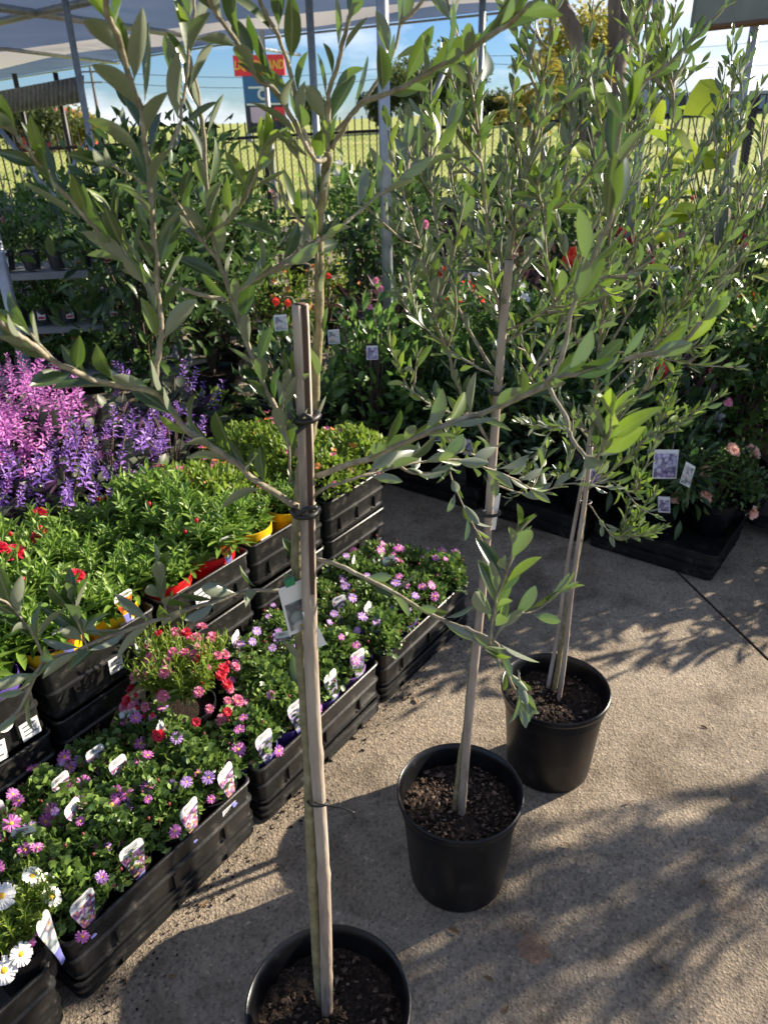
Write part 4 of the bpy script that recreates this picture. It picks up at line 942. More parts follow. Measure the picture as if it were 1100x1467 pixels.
def azalea():
    t = empty('potted_azalea', WR(.11, .3, .055), 0, 'small leaved azalea with pale peach blooms overhanging the right hand tray', 'potted shrub')
    small_pot('pot', M['pot'], t, .09, .14)
    rg = np.random.RandomState(9)
    obj('stems', stem_set(90, .12, .34, .13, 10, .003, 'twig'), t)
    f = obj('foliage', foliage_dome(91, 'dark_leaf', .17, .2, .17, 1300, .026, .012, T_OVAL), t)
    for i in range(15):
        p, d = dome_points(1, .18, .2, .16, rg, .97); add_flower(t, 'azalea', p[0], d[0]+np.array([0, -.5, .3]), rg.uniform(.85, 1.2))
azalea()
def rh(a, b, s, lab, tagrot=0):
    p = WR(a, b, .055); return place('rhodo', p[0], p[1], p[2], s, lab, 'rhododendrons in the right hand trays')
q1 = rh(.28, .16, .72, 'rhododendron in a wide pot beside the pale azalea'); q2 = rh(.40, .3, .85, 'rhododendron behind and left of the azalea, tagged with lilac flowers'); rh(.62, .2, .8, 'rhododendron third from the azalea under the far olive'); rh(.85, .22, .85, 'rhododendron fourth from the azalea in shade'); rh(1.1, .2, .8, 'rhododendron fifth from the azalea in deep shade'); rh(1.4, .2, .8, 'rhododendron sixth from the azalea in deep shade'); rh(1.7, .22, .8, 'rhododendron at the post end of the shaded trays')
for i, (a, b, kd) in enumerate([(.1, .62, 'rose'), (.3, .68, 'bronze'), (.55, .62, 'red'), (.8, .66, 'camellia'), (1.05, .62, 'rose'), (1.3, .66, 'camellia_w'), (1.6, .62, 'fine'), (-.25, .7, 'camellia'), (-.2, 1.0, 'bronze'), (-.55, .9, 'rhodo')]):
    p = WR(a, b, .055); place(kd, p[0], p[1], p[2], .95)
# pots standing at the far right beyond the trays
for i, (x, y, kd, s) in enumerate([(1.75, 3.35, 'red', 1.25), (2.4, 3.5, 'camellia', 1.2), (1.5, 3.6, 'bronze', 1.2), (2.5, 4.1, 'rhodo', 1.4)]):
    place(kd, x, y, .0, s)
def loose_tag(parent, pic, loc, rot, s=1.0):
    m2 = MB(); m2.box((0, 0, 0), (.075*s, .001, .09*s)); m2.box((0, -.0009, -.004*s), (.068*s, .0006, .075*s), mat=1)
    return m2.build('plant_tag', [M['paper'], M[pic]], parent, smooth=False, loc=loc, rot=rot)
def hang(o, pic, px, py, Y, roll, s=1.0, yaw=0):
    p = atY(px, py, Y)-np.array(o.location); a = -o.rotation_euler.z; k = o.scale[0]
    lp = (np.array([p[0]*math.cos(a)-p[1]*math.sin(a), p[0]*math.sin(a)+p[1]*math.cos(a), p[2]]))/k
    return loose_tag(o, pic, tuple(lp), (-.25, roll, a+yaw), s/k)
hang(q2, 'pic_lilac', 953, 665, 2.42, .03, 1.15); hang(q1, 'pic_pale', 985, 680, 2.36, .55, .85, .5)
# bromeliad with strap leaves, and broad yellow leaves at the right edge
def bromeliad(loc, s, label):
    t = empty('bromeliad', loc, 0, label, 'potted plant'); small_pot('pot', M['pot'], t, .1, .16)
    mb = MB(); rg = np.random.RandomState(3)
    for i in range(34):
        a = i*2.4; ln = rg.uniform(.28, .46)*s; el = rg.uniform(.5, 1.25); P = []; p = np.array([0, 0, .15]); d = np.array([math.cos(a)*math.cos(el), math.sin(a)*math.cos(el), math.sin(el)])
        X = np.array([-math.sin(a), math.cos(a), 0]); k = 8; V = []; 
        for j in range(k):
            wd = .036*(1-(j/(k-1))**2.2)+.003; V += [p-X*wd/2+np.array([0, 0, .006]), p, p+X*wd/2+np.array([0, 0, .006])]; p = p+d*ln/k; d = unit(d+np.array([0, 0, -.13]))
        mb.add(V, [(j*3+c, j*3+c+1, (j+1)*3+c+1, (j+1)*3+c) for j in range(k-1) for c in range(2)], 0, rg.uniform(.2, .8))
    mb.build('foliage', M['lime_leaf'], t)
bromeliad(tuple(atY(1110, 480, 3.0)-np.array([0, 0, .25])), 1.0, 'bromeliad with long arching yellow green straps at the right edge')
def bigleaf(loc, label):
    t = empty('broad_leaved_plant', loc, 0, label, 'potted plant'); small_pot('pot', M['pot'], t, .15, .25)
    rg = np.random.RandomState(4); mb = MB(); st = MB()
    for i in range(34):
        a = rg.uniform(0, 6.28); hh = rg.uniform(.7, 1.78); q = rg.uniform(.1, .34)
        p = np.array([q*math.cos(a), q*math.sin(a), hh]); st.tube(catmull([(0, 0, .2), (q*.3*math.cos(a), q*.3*math.sin(a), hh*.6), p], 4), np.linspace(.006, .003, 9), 5)
        D = np.array([[math.cos(a), math.sin(a), rg.uniform(-.5, .6)]]); leaves(mb, p[None], D, np.array([[0, -.3, 1.]])+rg.normal(0, .3, (1, 3)), [rg.uniform(.15, .24)], [rg.uniform(.11, .15)], [rg.uniform(.2, 1)], T_OVAL)
    st.build('stems', M['stem'], t); mb.build('foliage', M['yellow_leaf'], t)
bigleaf(tuple([*atY(1065, 300, 3.6)[:2], 0]), 'plant with broad yellow and green backlit leaves right of the olives')
bigleaf(tuple([*atY(890, 300, 5.2)[:2], -.05]), 'plant with broad green leaves in front of the fence behind the far olive')

def bloom_bush(px, Y, kind, spots, label, base='dark_leaf', tags=()):
    g = atY(px, 300, Y); t = empty('flowering_shrub', (g[0], g[1], 0), 0, label, 'potted shrub'); small_pot('pot', M['pot'], t, .11, .18); b = np.array([g[0], g[1], 0])
    obj('stems', stem_set(int(px), .16, .8, .2, 12, .004, 'twig'), t)
    obj('foliage', foliage_dome(int(px)+1, base, .24, .62, .25, 520, .06, .028, T_OVAL), t)
    for x, y, sz in spots: add_flower(t, kind, atY(x, y, Y-.25)-b, (0, -1, .4), sz)
    for i, (x, y) in enumerate(tags): hang(t, 'pic_pale' if i % 2 == 0 else 'pic_lilac', x, y, Y-.27, .06*(i-1), .62)
bloom_bush(815, 3.6, 'hib', [(822, 366, 1.0), (812, 374, .8), (835, 352, .6)], 'dark shrub with one large scarlet bloom between the two rear olives', 'dark_leaf', ((742, 480), (770, 520)))
bloom_bush(905, 3.6, 'deep', [(905, 352, 1.25), (885, 335, .9), (930, 372, .7)], 'shrub with dark crimson blooms behind the far olive', 'bronze_leaf')
bloom_bush(1062, 3.7, 'deep', [(1062, 345, 1.0)], 'shrub with a single crimson bloom near the right edge', 'mid_leaf')
bloom_bush(625, 3.45, 'pinkb', [(608, 322, 1.0), (595, 300, .7), (648, 392, .9), (637, 398, .8), (640, 345, .6)], 'leafy shrub with bright pink blooms right of the grey post', 'mid_leaf')
bloom_bush(965, 3.3, 'rosy', [(963, 555, .75), (1045, 555, .6)], 'shrub with coral flower heads above the right hand trays', 'mid_leaf', ((1005, 590), (940, 600)))
bloom_bush(400, 3.0, 'hib', [(395, 432, .42), (412, 434, .38), (470, 395, .3)], 'dark shrub with small scarlet blooms left of the stake top', 'dark_leaf', ((402, 462),))
bloom_bush(525, 3.3, 'pinkb', [(538, 402, .7), (545, 414, .7), (530, 440, .6)], 'shrub with rose pink blooms left of the grey post', 'mid_leaf', ((478, 482), (533, 505)))
# ------------------------------------------------------------------ left shelves
def shelf(loc, rz, label, tiers, L, D):
    t = empty('plant_stand', loc, rz, label, 'plant stand')
    for i, z in enumerate(tiers):
        mb = MB(); ring_loft(mb, [rr(L, D, .01, z-.03), rr(L, D, 0, z-.028), rr(L, D, 0, z), rr(L, D, .01, z+.004), rr(L, D, .014, z-.004)]); o = mb.build('shelf_board', M['tray_grey'], t); smooth_angle(o)
    for x in (.06, L-.06):
        for y in (.05, D-.05):
            mb = MB(); mb.tube([(x, y, 0), (x, y, tiers[-1]-.031)], .016, 8); mb.build('leg', M['tray_grey'], t)
    return t
M['tray_grey'] = plain('grey_shelf_plastic', (.2, .21, .22), .5)
shp = atY(-60, 400, 3.7); SHL = (shp[0], shp[1], 0)
tiers = [.42, .66, .92]
shelf(SHL, .12, 'three tier grey plant stand behind the purple flowers at the left', tiers, 1.0, .35)
SMF = [foliage_dome(95, 'mid_leaf', .065, .075, .085, 260, .026, .014, T_OVAL), foliage_dome(96, 'grey_leaf', .065, .06, .085, 260, .028, .011, T_OVAL), foliage_dome(97, 'dark_leaf', .06, .09, .085, 240, .026, .013, T_OVAL)]
for ti, z in enumerate(tiers):
    for k in range(8):
        x = .08+k*.12; y = .1
        c_, s_ = math.cos(.12), math.sin(.12)
        loc = (SHL[0]+x*c_-y*s_, SHL[1]+x*s_+y*c_, z+.006)
        fi = (1 if (ti == 1 and k > 3) else rng.choice([0, 2]))
        t = empty('potted_seedling', loc, .12+rj(.3), '%s seedling %s, %s' % (['mid green', 'silver leaved', 'dark green'][fi], ['on the lowest shelf of the grey stand', 'on the middle shelf of the grey stand', 'on the top shelf of the grey stand'][ti], ['at its left end', 'second from the left', 'third from the left', 'fourth from the left', 'fifth from the left', 'third from the right', 'second from the right', 'at its right end'][k]), 'potted plant', 'seedling pots on the grey plant stand')
        small_pot('pot', M['pot_grey'], t, .048, .085)
        f = obj('foliage', SMF[fi], t); f.scale = (1, 1, rng.uniform(.8, 1.3))
        if rng.rand() < .75:
            m2 = MB(); m2.box((0, 0, .04), (.036, .001, .075)); m2.box((0, -.0009, .012), (.03, .0006, .012), mat=1); m2.box((0, -.0009, .05), (.03, .0006, .035), mat=2)
            m2.build('plant_tag', [M['paper'], M['red'], M['pic_pale']], t, smooth=False, loc=(rj(.01), -.046, .02), rot=(-.2, 0, rj(.3)))
        if ti == 0 and k % 2: add_flower(t, 'cali_o', (.02, -.05, .15), (0, -1, .5), 1.2)
# shrubs around the stand
for i, (px, Y, kd, s, z) in enumerate([(20, 4.3, 'fine', 1.5, .15), (80, 4.5, 'rose', 1.5, .1), (-40, 4.2, 'fine', 1.6, .1), (150, 4.6, 'grey', 1.8, .2), (10, 5.4, 'grey', 1.9, .2), (110, 5.4, 'fine', 1.8, .1), (-60, 5.2, 'rose', 1.6, .1), (200, 5.4, 'fine', 1.6, .1), (205, 3.1, 'orange', .9, .0), (265, 3.0, 'orange', .9, 0)]):
    p = atY(px, 300, Y); place(kd, p[0], p[1], z, s)

# ------------------------------------------------------------------ shade canopy
ROOFZ = 2.4
def canopy():
    t = empty('shade_canopy', (0, 0, 0), 0, 'grey shade cloth canopy on galvanised posts over the left side of the yard', 'canopy')
    mt, n, o = newmat('shade_cloth'); d = N(n, 'ShaderNodeBsdfDiffuse'); tr = N(n, 'ShaderNodeBsdfTranslucent'); co = coords(n)
    nz = N(n, 'ShaderNodeTexNoise', i_Scale=.8, i_Detail=5.); n.links.new(co, nz.inputs[0])
    c = ramp(n, nz.outputs[0], [(.3, (.1, .15, .25)), (.7, (.15, .2, .31))]); n.links.new(c.outputs[0], d.inputs[0]); n.links.new(c.outputs[0], tr.inputs[0])
    ms = N(n, 'ShaderNodeMixShader'); ms.inputs[0].default_value = .45; n.links.new(d.outputs[0], ms.inputs[1]); n.links.new(tr.outputs[0], ms.inputs[2]); n.links.new(ms.outputs[0], o.inputs[0])
    M['cloth'] = mt
    mt2, n, o = newmat('painted_sunlit_cloth'); d = N(n, 'ShaderNodeBsdfDiffuse'); tr = N(n, 'ShaderNodeBsdfTranslucent')  # sunlit band of the canopy cloth, put into the colour as a paler material
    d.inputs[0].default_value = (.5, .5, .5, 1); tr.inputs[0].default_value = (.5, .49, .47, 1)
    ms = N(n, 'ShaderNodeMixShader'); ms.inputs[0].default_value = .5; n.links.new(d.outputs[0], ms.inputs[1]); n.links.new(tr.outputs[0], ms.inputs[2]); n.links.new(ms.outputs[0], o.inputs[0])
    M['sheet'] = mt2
    # cloth as a gently sagging grid spanned between an outer edge and an inner edge
    E = [np.array(p) for p in ((1.25, 8.3), (-1.2, 10.2), (-3.0, 12.3), (-7.7, 18.0), (-12, 23))]
    I = [np.array(p) for p in ((1.0, 4.3), (-1.2, 4.4), (-3.0, 4.6), (-8, 5.0), (-14, 6.0))]
    def grid(f0, f1, mat, dz, name):
        V = []; nu, nv = 32, 10
        for a in range(nu+1):
            q = a/nu*(len(E)-1); i = min(int(q), len(E)-2); fr = q-i; e = E[i]*(1-fr)+E[i+1]*fr; ii = I[i]*(1-fr)+I[i+1]*fr
            for b in range(nv+1):
                f = f0+(f1-f0)*b/nv; p = e*(1-f)+ii*f
                V.append((p[0], p[1], ROOFZ+dz+.035*math.sin(q*math.pi*2)*math.sin(f*math.pi*3)-.03*math.sin(f*math.pi)))
        F = [(a*(nv+1)+b, a*(nv+1)+b+1, (a+1)*(nv+1)+b+1, (a+1)*(nv+1)+b) for a in range(nu) for b in range(nv)]
        mb = MB(); mb.add(V, F); mb.build(name, mat, t)
    grid(0, .16, M['cloth'], 0, 'roof_cloth'); grid(.16, .33, M['sheet'], .0, 'roof_cloth_sunlit'); grid(.33, 1, M['cloth'], .0, 'roof_cloth')  # middle strip is the same cloth with the sunlight painted in
    def pipe(name, pts, r): mb = MB(); mb.tube(pts, r, 10); mb.build(name, M['steel'], t)
    zb = ROOFZ-.06
    for a, b, r in (((-30, 6), (250, 48), .03), ((-60, 44), (140, -2), .03), ((-20, 66), (170, 90), .022), ((250, 48), (430, 78), .02)):
        pipe('beam', [atz(*a, zb), atz(*b, zb)], r)
    ed = [(*p, ROOFZ-.02) for p in E]; pipe('edge_cable', ed, .012)
    for px, Y, yb in ((95, 6.6, 250), (443, 6.0, 200), (372, 9.2, 150), (691, 6.7, 230)):
        top = atz(px, 8, ROOFZ-.02); top = atY(px, 10, Y); pipe('post', [(top[0], top[1], 0), (top[0], top[1], ROOFZ-.03)], .026)
    top = atY(553, 300, 3.55); pipe('post', [(top[0], top[1], 0), (top[0], top[1], 2.7)], .0245)
    a = atY(690, 30, 6.7); b_ = atY(640, 5, 6.0); pipe('beam', [(a[0], a[1], ROOFZ-.06), (b_[0]-1.5, b_[1]-.4, ROOFZ-.03)], .022)
    # slanted braces
    pipe('brace', [atY(0, 185, 6.0), atY(60, 262, 6.0), atY(95, 300, 6.0)], .018)
    pipe('brace', [atY(655, 60, 6.4), atY(600, 180, 6.4), atY(540, 290, 6.4)], .02)
    pipe('brace', [atY(130, 190, 6.2), atY(90, 262, 6.2), atY(40, 350, 6.2)], .014)
canopy()
p = atY(3, 300, 3.3)
mb = MB(); mb.tube([(p[0]-.06, p[1], 0), (p[0]-.06, p[1], 1.42)], .026, 10); q = mb.build('steel_post', M['steel']); tag(q, 'short galvanised post at the left edge in front of the plant stand', 'post')
def right_frame():
    t = empty('sign_frame', (0, 0, 0), 0, 'grey green sign board with brown lower edge on a steel post, top right corner', 'sign board')
    a = atY(993, 38, 4.4); b = atY(1200, 15, 4.4)
    mb = MB(); zt = 2.6; V = []
    for p in (a, b):
        V += [(p[0], p[1], p[2]), (p[0], p[1], zt), (p[0], p[1]+.05, zt), (p[0], p[1]+.05, p[2])]
    mb.add(V, [(0, 1, 2, 3), (4, 7, 6, 5), (0, 4, 5, 1), (1, 5, 6, 2), (2, 6, 7, 3), (3, 7, 4, 0)]); mb.build('board', plain('grey_green_board', (.2, .21, .19), .7, var=.08), t, smooth=False)
    mb = MB(); mb.tube([a+np.array([-.003, -.006, -.012]), b+np.array([0, -.006, -.012])], .014, 4); mb.build('edge_trim', plain('brown_timber', (.16, .08, .035), .7), t, smooth=False)
    mb = MB(); s = atY(1088, 30, 4.46); mb.tube([(s[0], s[1]+.04, 0), (s[0], s[1]+.04, 2.6)], .026, 10); mb.build('post', M['steel'], t)
right_frame()
mb = MB(); s = atY(930, 100, 4.3); mb.tube([(s[0], s[1], 0), (s[0], s[1], 2.9)], .024, 10); q = mb.build('steel_post', M['steel']); tag(q, 'tall galvanised post rising behind the far olive tree', 'post')

# ------------------------------------------------------------------ fence
def fence():
    t = empty('fence', (0, 12.2, 0), 0, 'black picket and chain mesh fence along the edge of the grass field', 'fence')
    def rail_z(x): return 1.37+.0265*x
    X0, X1 = -9, 10; mb = MB()
    x = X0
    while x < X1:
        z = rail_z(x)+.2; mb.box((x, 0, z/2+.1), (.018, .018, z-.2)); x += .105
    mb.build('pickets', M['black_metal'], t, smooth=False)
    mb = MB()
    for dz in (0, -1.12): mb.tube([(X0, .02, rail_z(X0)+dz), (X1, .02, rail_z(X1)+dz)], .024, 6)
    mb.build('rail', M['black_metal'], t, smooth=False)
    x = X0+.35
    while x < X1:
        mb = MB(); z = rail_z(x)+.22; mb.box((x, .03, z/2), (.065, .065, z)); mb.build('post', M['black_metal'], t, smooth=False); x += 2.35
    mb = MB(); st = .065; n = int((X1-X0)/st)      # chain mesh: thin diagonal wires
    for i in range(-22, n+1):
        for sg in (1, -1):
            xa = X0+i*st; P = []
            h0, h1 = .1, 1.35
            xb = xa+sg*(h1-h0)
            mb.tube([(xa if sg > 0 else xa+1.25, -.03, h0), (xb if sg > 0 else xb+1.25, -.03, h1)], .0019, 3, False)
    mb.build('chain_mesh', M['steel_dark'], t, smooth=False)
M['steel_dark'] = plain('dull_wire', (.12, .13, .12), .5, metal=.3)
fence()

# ------------------------------------------------------------------ far things
def far_tree(name, loc, H, rad, trunk_h, mat, n, leaf, label, group, seed, tr=.14, squash=1.0):
    rg = np.random.RandomState(seed); t = empty(name, loc, 0, label, 'tree', group); mb = MB(); st = MB()
    st.tube([(0, 0, -.6), (rg.normal(0, .06), 0, trunk_h*.6), (0, 0, trunk_h+rad*.3)], [tr, tr*.8, tr*.5], 8)
    cl = 26
    for c in range(cl):
        d = unit(rg.normal(size=3)); q = rg.uniform(.3, .85); cc = np.array([d[0]*rad*q, d[1]*rad*q, trunk_h+(H-trunk_h)*.5+(H-trunk_h)*.5*d[2]*q*squash])
        k = n//cl; cr_ = rad*rg.uniform(.22, .42); o = unit(rg.normal(size=(k, 3))); P = cc+o*cr_*rg.uniform(.3, 1, k)[:, None]
        D = unit(o+rg.normal(0, .6, (k, 3))); Nn = unit(o*.5+np.array([0, 0, .8])+rg.normal(0, .4, (k, 3))); l = leaf*rg.uniform(.6, 1.3, k)
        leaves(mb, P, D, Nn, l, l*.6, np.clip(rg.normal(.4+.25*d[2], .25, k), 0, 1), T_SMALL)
        st.tube(catmull([(0, 0, trunk_h*.7), (cc[0]*.4, cc[1]*.4, (trunk_h+cc[2])/2), cc], 3), np.linspace(tr*.4, tr*.06, 7), 5)
    st.build('trunk', M['bark'], t); mb.build('crown', M[mat], t); return t
def gp(px, Y): p = atY(px, 170, Y); return (p[0], p[1], terrain_h(p[0], p[1]))
for i, (px, Y, H, rad, mt_) in enumerate([(-60, 60, 4.2, 3.2, 'far_leaf'), (15, 62, 3.6, 3.0, 'far_leaf'), (70, 60, 2.9, 2.6, 'far_leaf'), (108, 63, 2.5, 2.2, 'gold_leaf'), (585, 62, 4.2, 2.6, 'far_leaf'), (618, 64, 5.2, 3.2, 'far_leaf'), (652, 62, 4.2, 2.6, 'far_leaf'), (700, 66, 2.2, 2.2, 'far_leaf'), (745, 66, 2.0, 2.2, 'gold_leaf'), (545, 64, 3.2, 1.8, 'far_leaf'), (450, 70, 3.0, 1.6, 'far_leaf')]):
    far_tree('far_tree', gp(px, Y), H, rad, H*.2, mt_, 2400, .32, ['low dark tree at the far left behind the field', 'dark tree below the red shop building', 'rounded tree right of the red shop lettering', 'golden shrubby tree at the right end of the red building', 'left flank of the dark tree clump across the field', 'highest dark tree of the clump across the field', 'right flank of the dark tree clump across the field', 'low tree right of the dark clump across the field', 'golden low tree behind the palms', 'small dark tree left of the clump across the field', 'slim dark tree right of the red and blue pylon sign'][i], 'trees across the field', 700+i)
far_tree('gold_tree', gp(815, 22), 4.0, 1.5, 1.0, 'gold_leaf', 5200, .12, 'olive gold crowned tree behind the big bare trunk', None, 751)
def big_tree():
    o = gp(862, 14.6); t = empty('large_tree', o, 0, 'large rough trunked tree forking into bare limbs beyond the fence', 'tree'); b = np.array(o); mb = MB()
    def limb(pts, r): mb.tube(catmull(np.array([atY(*p) for p in pts])-b, 6), np.interp(np.linspace(0, 1, (len(pts)-1)*6+1), np.linspace(0, 1, len(r)), r)*(1+np.random.RandomState(1).normal(0, .05, (len(pts)-1)*6+1)), 14)
    limb([(870, 260, 14.6), (872, 180, 14.6), (876, 120, 14.6), (886, 70, 14.6), (893, 30, 14.6), (902, -30, 14.6), (905, -120, 14.6)], [.34, .29, .24, .17, .14, .12, .08])
    limb([(876, 115, 14.55), (880, 70, 14.5), (880, 20, 14.5), (879, -30, 14.5), (875, -130, 14.5)], [.15, .12, .11, .1, .06])
    limb([(880, 100, 14.6), (900, 60, 14.7), (920, 15, 14.8), (938, -30, 14.9), (960, -110, 15)], [.17, .13, .11, .1, .06])
    limb([(852, 260, 14.4), (846, 150, 14.4), (838, 95, 14.4), (822, 45, 14.4), (806, 10, 14.4), (795, -20, 14.4), (770, -90, 14.4)], [.24, .2, .17, .13, .11, .1, .06])
    mb.build('trunk', [noisy('rough_tree_bark', [(.3, (.07, .055, .042)), (.5, (.16, .125, .1)), (.72, (.3, .25, .21))], 3.2, 10, .9, 1, 14, .2, stretch=(1, 1, .35))], t)
    cr_ = MB(); rg = np.random.RandomState(8)
    for px, py, Y in ((905, -130, 14.6), (875, -140, 14.5), (960, -125, 15), (770, -105, 14.4), (830, -190, 14.8), (920, -220, 14.5), (810, -12, 14.3)):
        c = atY(px, py, Y)-b; k = 420 if py < -50 else 60; sp = 1.0 if py < -50 else .16; P = c+rg.normal(0, .45, (k, 3))*sp; D = unit(rg.normal(size=(k, 3))); Nn = unit(rg.normal(size=(k, 3))+np.array([0, 0, 1.])); l = rg.uniform(.07, .14, k)
        leaves(cr_, P, D, Nn, l, l*.5, rg.uniform(.3, 1, k), T_SMALL)
    cr_.build('crown', M['lime_leaf'], t)
big_tree()
def palm(px, py, Y, n, ln, label, seed):
    top = atY(px, py, Y); base = np.array([top[0], top[1], terrain_h(top[0], top[1])]); t = empty('palm', tuple(base), 0, label, 'palm', 'golden palms by the fence'); rg = np.random.RandomState(seed)
    mb = MB(); top = top-base; mb.tube([(0, 0, 0), (0, 0, top[2]*.6), tuple(top)], [.05, .04, .03], 8); mb.build('trunk', M['bark_green'], t); mb = MB()
    for i in range(n):
        a = rg.uniform(0, 6.28); el = rg.uniform(.25, 1.3); d = np.array([math.cos(a)*math.cos(el), math.sin(a)*math.cos(el), math.sin(el)]); p = top.copy(); P = [p]
        for j in range(12): p = p+d*ln/12; d = unit(d+np.array([0, 0, -.13])); P.append(p)
        P = np.array(P); mb.tube(P, np.linspace(.008, .003, 13), 4, tint=.9)
        C, _ = resample(P[2:], ln/34); T = unit(np.gradient(C, axis=0)); sd = unit(np.cross(T, [0, 0, 1.]))
        for sg in (1, -1):
            D = T*.7+sd*sg*.8+np.array([0, 0, -.25])+rg.normal(0, .1, C.shape); l = ln*.26*np.sin(np.linspace(.35, 2.9, len(C))); leaves(mb, C, D, np.tile([0, 0, 1.], (len(C), 1)), l, np.full(len(C), .018), rg.uniform(.2, 1, len(C)), T_LANCE)
    mb.build('fronds', M['gold_leaf'], t)
palm(785, 125, 10.6, 13, .62, 'left golden palm in front of the fence', 1); palm(822, 112, 10.9, 11, .55, 'right golden palm beside the big trunk', 2); palm(760, 170, 9.6, 9, .55, 'lower golden palm left of the other two', 3)

FONT_MAT = {}
def text_mesh(txt, size, mat, parent, loc, rot, shear=0, name='lettering', depth=.02, wide=1.0):
    cu = bpy.data.curves.new('tmp_text', 'FONT'); cu.body = txt; cu.size = size; cu.extrude = depth; cu.shear = shear; cu.align_x = 'CENTER'; cu.align_y = 'CENTER'; cu.offset = size*.012
    to = bpy.data.objects.new('tmp_text', cu); COL.objects.link(to)
    dg = bpy.context.evaluated_depsgraph_get(); me = bpy.data.meshes.new_from_object(to.evaluated_get(dg)); bpy.data.objects.remove(to)
    me.materials.clear(); me.materials.append(mat); o = obj(name, me, parent, loc, rot); o.scale = (wide, 1, 1); return o
def pylon():
    Y = 58; a = atY(338, 92, Y); bb = atY(404, 77, Y); zt = (a[2]+bb[2])/2+.4; cx = (a[0]+bb[0])/2; wd = bb[0]-a[0]
    k = Y/math.cos(CP)/CF*1.0
    t = empty('pylon_sign', (cx, Y, terrain_h(cx, Y)), 0, 'tall red and blue pylon sign with yellow lettering beyond the field', 'sign'); z0 = t.location.z
    zr0 = atY(371, 108, Y)[2]; zr1 = atY(371, 78, Y)[2]
    mb = MB(); mb.box((0, 0, (zr0+zr1)/2-z0), (wd*1.08, .5, zr1-zr0)); mb.build('red_panel', plain('sign_red', (.78, .03, .05), .5), t, smooth=False)
    text_mesh('LIQUORLAND', (zr1-zr0)*.62, plain('sign_yellow', (.8, .55, .08), .5), t, (0, -.27, (zr0+zr1)/2-z0), (R(90), 0, 0), .2, wide=.7)
    zb0 = atY(371, 146, Y)[2]; mb = MB(); mb.box((.15, 0, (zr0+zb0)/2-z0-.02), (wd*.86, .45, zr0-zb0)); mb.build('blue_panel', plain('sign_blue', (.03, .13, .33), .5), t, smooth=False)
    mb = MB(); mb.box((.15, 0, (zb0+atY(371, 190, Y)[2])/2-z0), (wd*.86, .44, abs(zb0-atY(371, 190, Y)[2]))); mb.build('lower_panel', plain('sign_navy', (.02, .025, .05), .5), t, smooth=False)
    mt = plain('sign_white', (.7, .72, .75), .5)
    for dx, dz, s in ((.9, .78, .5), (0.1, .3, .62)):
        mb = MB(); th = np.linspace(0, 6.283, 25); zc = zb0+(zr0-zb0)*dz-z0
        mb.tube([(dx+s*.45*math.cos(q), -.25, zc+s*.45*math.sin(q)) for q in th], .09, 5); mb.build('ring_mark', mt, t)
    mb = MB(); mb.box((.1, -.26, zb0+(zr0-zb0)*.56-z0), (wd*.6, .05, .12)); mb.box((.1, -.26, zb0-.12-z0), (wd*.75, .05, .12)); mb.build('white_stripe', mt, t, smooth=False)
    mb = MB(); mb.box((-.3, -.26, zb0-.75-z0), (wd*.34, .05, .95)); mb.build('pale_panel', plain('sign_pink', (.62, .45, .6), .5), t, smooth=False)
    mb = MB(); mb.box((1.1, -.26, zb0-.7-z0), (wd*.22, .05, .8)); mb.build('red_panel', bpy.data.materials['sign_red'], t, smooth=False)
    for dx in (-1.1, 1.4):
        mb = MB(); mb.box((dx, 0, (atY(371, 190, Y)[2]-z0)/2-.3), (.3, .3, abs(atY(371, 190, Y)[2]-z0)+.6)); mb.build('post', M['steel'], t, smooth=False)
pylon()
def red_shop():
    Y = 68; a = atY(8, 162, Y); b = atY(108, 165, Y); zb = atY(55, 172, Y)[2]-1.2; zt = atY(60, 153, Y)[2]
    cx = (a[0]+b[0])/2; wd = b[0]-a[0]; t = empty('shop_building', (cx, Y, 0), 0, 'low red shop building with white lettering beyond the left trees', 'building')
    mb = MB(); h = zt-zb; k = 12; V = []
    for i in range(k+1):
        x = -wd/2+wd*i/k; z = zt-h*.42*abs(2*(i/k)-.9)**1.6
        V += [(x, 0, zb-2), (x, 0, z), (x, 6, z), (x, 6, zb-2)]
    mb.add(V, [(i*4+j, i*4+4+j, i*4+4+(j+1) % 4, i*4+(j+1) % 4) for i in range(k) for j in range(4)]+[(0, 1, 2, 3), (k*4+3, k*4+2, k*4+1, k*4)]); mb.build('wall', plain('shop_red', (.85, .04, .05), .5), t, smooth=False)
    text_mesh('SUPERCHEAP', .95, plain('shop_white', (.8, .8, .8), .5), t, (-.4, -.08, zb+h*.55), (R(90), 0, 0), .2)
    mb = MB(); mb.box((wd*.44, -.07, zb+h*.3), (wd*.09, .1, h*.5)); mb.build('side_panel', bpy.data.materials['shop_white'], t, smooth=False)
red_shop()
